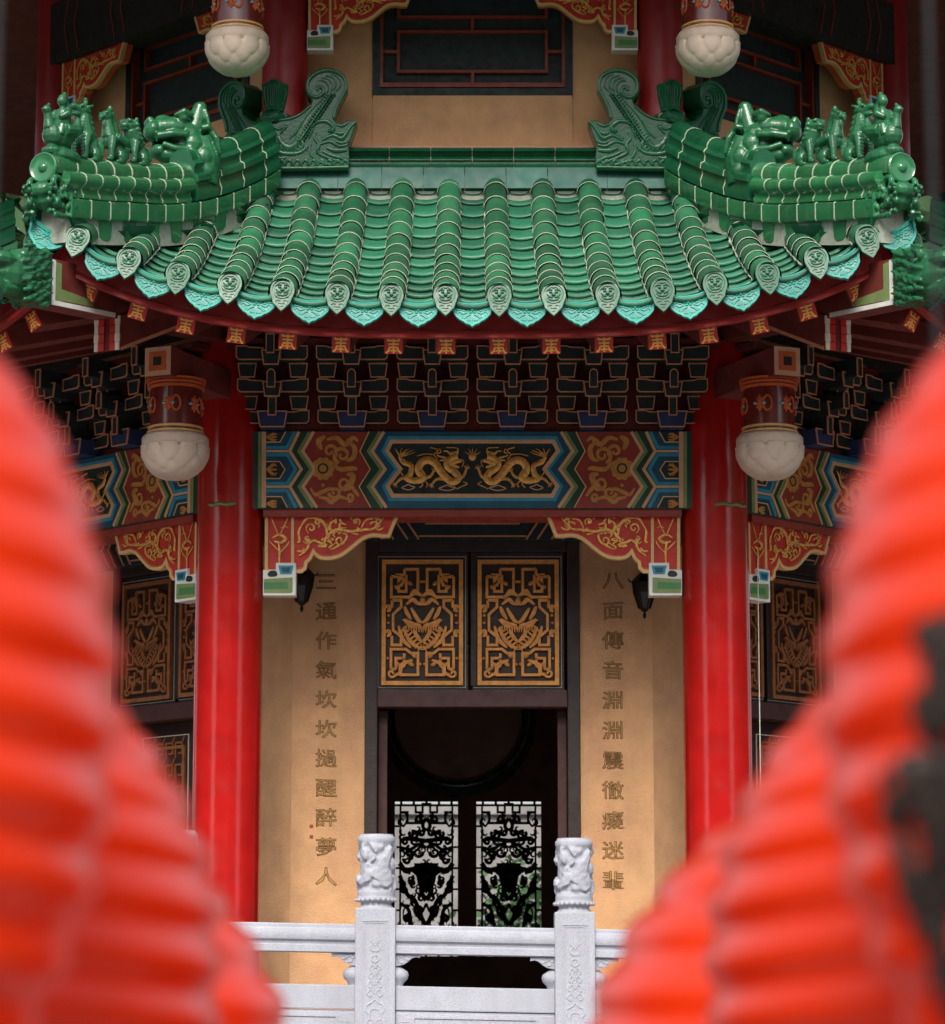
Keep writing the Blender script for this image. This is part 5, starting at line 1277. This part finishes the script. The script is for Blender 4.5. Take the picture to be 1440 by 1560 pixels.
# ------------------------------------------------------------------ red lanterns close to the camera
lm = bpy.data.materials.new('red_lantern_cloth'); lm.use_nodes = True; t_ = lm.node_tree; pb = t_.nodes['Principled BSDF']
pb.inputs['Base Color'].default_value = (.95, .058, .007, 1); pb.inputs['Roughness'].default_value = .30; pb.inputs['Specular IOR Level'].default_value = .5
pb.inputs['Sheen Weight'].default_value = .0; pb.inputs['Sheen Roughness'].default_value = .4; pb.inputs['Sheen Tint'].default_value = (1, .6, .55, 1)
tr = t_.nodes.new('ShaderNodeBsdfTranslucent'); tr.inputs[0].default_value = (1, .15, .025, 1)
ms = t_.nodes.new('ShaderNodeMixShader'); ms.inputs[0].default_value = .33; pb.inputs['Coat Weight'].default_value = .35; pb.inputs['Coat Roughness'].default_value = .2; pb.inputs['Coat IOR'].default_value = 1.55; t_.links.new(pb.outputs[0], ms.inputs[1]); t_.links.new(tr.outputs[0], ms.inputs[2])
t_.links.new(ms.outputs[0], t_.nodes['Material Output'].inputs[0])
M['print'] = mat('dark_printed_motif', (.018, .012, .008), .6, .3, 20)
M['fringe'] = mat('gold_fringe', (.62, .34, .06), .5, .2, 30)
def lantern(px, py, dist, a_px, b_px, label, seed, motif=0):
    Y = -CD + dist; x, z = at(px, py, Y); S = dist / F; a, bb = a_px * S, b_px * S
    t = thing('red_lantern', label, 'lantern', (x, Y, z), 0, 'red lanterns strung close to the viewer')
    mb = MB(); NP = 17; prof = []; N = NP * 8
    for i in range(N + 1):
        ph = R(-78) + R(156) * i / N
        f = (i / 8) % 1.0; pleat = (.5 - .5 * math.cos(2 * math.pi * f)) ** .7
        r = a * math.cos(ph) ** .9 * (1 - .034 + .034 * pleat); prof.append((r, bb * math.sin(ph)))
    def dis(an, v, z_): return a * .008 * noise.noise(Vector((math.cos(an) * 2 + seed, math.sin(an) * 2, z_ * 14)))
    n = 96; mb.lathe(prof, n=n, disp=dis)
    mb.f = mb.f[:-2]; mb.m = mb.m[:-2]; mb.t = mb.t[:-2]
    mb.build('lantern_body', lm, t, smooth=180)
    c_ = MB(); rt = a * math.cos(R(78)) ** .9
    c_.lathe([(rt * 1.05, bb * .965), (rt * 1.12, bb * .98), (rt * 1.1, bb * 1.06), (rt * .9, bb * 1.09)], n=32); c_.build('lantern_cap', M['fringe'], t, smooth=40)
    c_ = MB(); c_.lathe([(rt * .9, -bb * 1.09), (rt * 1.1, -bb * 1.06), (rt * 1.12, -bb * .98), (rt * 1.05, -bb * .965)], n=32); c_.build('lantern_base', M['fringe'], t, smooth=40)
    c_ = MB()
    for k in range(40):
        an = k * .157; c_.tube([(rt * .8 * math.cos(an), rt * .8 * math.sin(an), -bb * 1.07), (rt * .7 * math.cos(an), rt * .7 * math.sin(an), -bb * 1.4)], .003, 4)
    c_.build('tassel', M['fringe'], t)
    lean = 0 if dist > 2.5 else R(8 if px < 720 else -8)
    tx, tz = math.sin(lean) * bb * 1.06, math.cos(lean) * bb * 1.06
    c_ = MB(); c_.tube([(0, 0, bb * 1.06), (-math.sin(lean) * (2.1 - z - tz), 0, bb * 1.06 + math.cos(lean) * (2.1 - z - tz))], .003, 5); c_.build('cord', M['iron'], t)
    if motif:
        c_ = MB(); rnd = random.Random(motif)
        def onsurf(an, h, off=.004):
            ph = math.asin(max(-.97, min(.97, h / bb))); r = a * math.cos(ph) ** .9 * 1.004 + off; return (r * math.cos(an), r * math.sin(an), h)
        for k in range(1500):
            an, h = rnd.uniform(-156, -114), rnd.uniform(-.60, .27)
            q = noise.noise(Vector((an * .20, h * 8.5, 3.3))) + .5 * noise.noise(Vector((an * .45, h * 19, 1.0)))
            if q < -.03: continue
            rr = rnd.uniform(.005, .010); c_.ball(onsurf(R(an), h * bb, -rr * .45), rr, rr, rr, 8)
        c_.build('printed_motif', M['print'], t, smooth=60)
    t.rotation_euler = (0, lean, 0)
    return t
lantern(-435, 1150, 1.75, 610, 780, 'front red lantern on the left side, highest of the left string', 1)
lantern(-225, 1480, 2.2, 560, 550, 'middle red lantern on the left side, low behind the highest one', 2)
lantern(-50, 1830, 2.7, 520, 640, 'farthest and lowest red lantern of the left string', 3)
lantern(1865, 1140, 1.75, 610, 780, 'front red lantern on the right side, with dark printed motif', 4, 1)
lantern(1652, 1475, 2.2, 575, 550, 'middle red lantern on the right side, low behind the printed one', 5)
lantern(1460, 1810, 2.7, 600, 640, 'farthest and lowest red lantern of the right string', 6)
b = MB()
for sx in (-1, 1):
    b.tube([(sx * .46, -CD + 1.2, 2.1), (sx * .42, -CD + 1.75, 2.1), (sx * .40, -CD + 2.9, 2.1), (sx * .4, -CD + 4, 2.12)], .004, 6)
tag(b.build('lantern_wire', M['iron']), 'thin wire overhead from which the red lanterns hang', 'wire')

# ------------------------------------------------------------------ seen through the pierced rear doors
b = MB(); b.box(-14, 14, 24, 24.3, -1, 3.2); b.box(-14, 14, 23.9, 24.4, 3.2, 3.35)
tag(b.build('garden_wall', M['pale_wall']), 'pale rendered wall glimpsed through the pierced rear doors', 'wall')
tr_ = thing('garden_tree', 'green tree glimpsed through the right pierced rear door', 'tree', (.9, 21, -1))
b = MB(); b.tube([(0, 0, 0), (.05, 0, 1.2), (.0, .1, 2.4)], [.14, .10, .06], 8); b.tube([(0, 0, 1.4), (.5, .1, 2.3)], [.06, .03], 6); b.tube([(0, 0, 1.6), (-.4, -.1, 2.4)], [.06, .03], 6); b.build('trunk', M['bark'], tr_)
b = MB()
for k in range(900):
    p = Vector((random.gauss(0, .42), random.gauss(0, .4), 2.6 + random.gauss(0, .45))); d = Vector((random.uniform(-1, 1), random.uniform(-1, 1), random.uniform(-.6, .6))).normalized() * .09; e = d.cross(Vector((random.random(), random.random(), random.random()))).normalized() * .045
    b.add([tuple(p - d), tuple(p + e), tuple(p + d), tuple(p - e)], [(0, 1, 2, 3)])
b.build('crown', M['leaf'], tr_)

# ------------------------------------------------------------------ unseen halls added to block low sky light; trees added to cover sky gaps
gh = thing('sky_blocking_hall', 'unseen dark hall added behind the viewer to block low sky light', 'hall', (0, -62, -1)); gh.scale = (1.3, 1.3, 1.22)
b = MB(); b.box(-34, -2, 0, 1, 0, 10.5); b.box(2, 34, 0, 1, 0, 10.5); b.box(-2, 2, 0, 1, 4.2, 10.5); b.build('wall', M['dark_red'], gh)
b = MB(); b.add([(-37, -1, 10.4), (37, -1, 10.4), (37, 3.2, 10.4), (-37, 3.2, 10.4), (-37, 3.2, 10.7), (37, 3.2, 10.7), (32, -1.2, 19), (-32, -1.2, 19), (-37, -6, 10.7), (37, -6, 10.7), (37, -6, 10.4), (-37, -6, 10.4)], [(11, 10, 2, 3), (4, 5, 6, 7), (8, 7, 6, 9), (3, 2, 5, 4), (11, 10, 9, 8), (11, 3, 4, 7, 8), (10, 2, 5, 6, 9)]); b.build('roof', M['glaze_d'], gh)
b = MB()
for i in range(17): b.lathe([(.3, 0), (.28, 10.4)], c=(-32 + 4 * i, 1.9, 0), n=14)
b.build('colonnade', M['red_up'], gh)
for sg, lab in ((1, 'unseen dark hall added on the left to block side light'), (-1, 'unseen dark hall added on the right to block side light')):
    c = copy_tree(gh); c['label'] = lab; c.rotation_euler.z = -sg * R(90); c.location = (-sg * 64, -6, -1)  # copies added at both sides to cut the side sky light
for k, (x, y, lab) in enumerate(((-4.6, 9.5, 'dark evergreen added behind the left side to cover bright sky'), (4.7, 9.2, 'dark evergreen added behind the right side to cover bright sky'))):
    t = thing('sky_cover_evergreen', lab, 'tree', (x, y, -1)); rt = random.Random(k)
    b = MB(); b.tube([(0, 0, 0), (.1, 0, 6), (0, .1, 13.5)], [.28, .18, .05], 8); b.build('trunk', M['bark'], t)
    b = MB()
    for i in range(11000):
        h = rt.random(); rr = (2.3 * (1 - h) ** .7 + .25) * math.sqrt(rt.random()); a = rt.random() * 6.283
        p = Vector((rr * math.cos(a), rr * math.sin(a), 1.2 + 13 * h)); d = Vector((rt.uniform(-1, 1), rt.uniform(-1, 1), rt.uniform(-.8, .4))).normalized() * .2
        e = d.cross(Vector((rt.random(), rt.random(), rt.random()))).normalized() * .07
        b.add([tuple(p - d), tuple(p + e), tuple(p + d), tuple(p - e)], [(0, 1, 2, 3)])
    b.build('crown', M['leaf'], t)
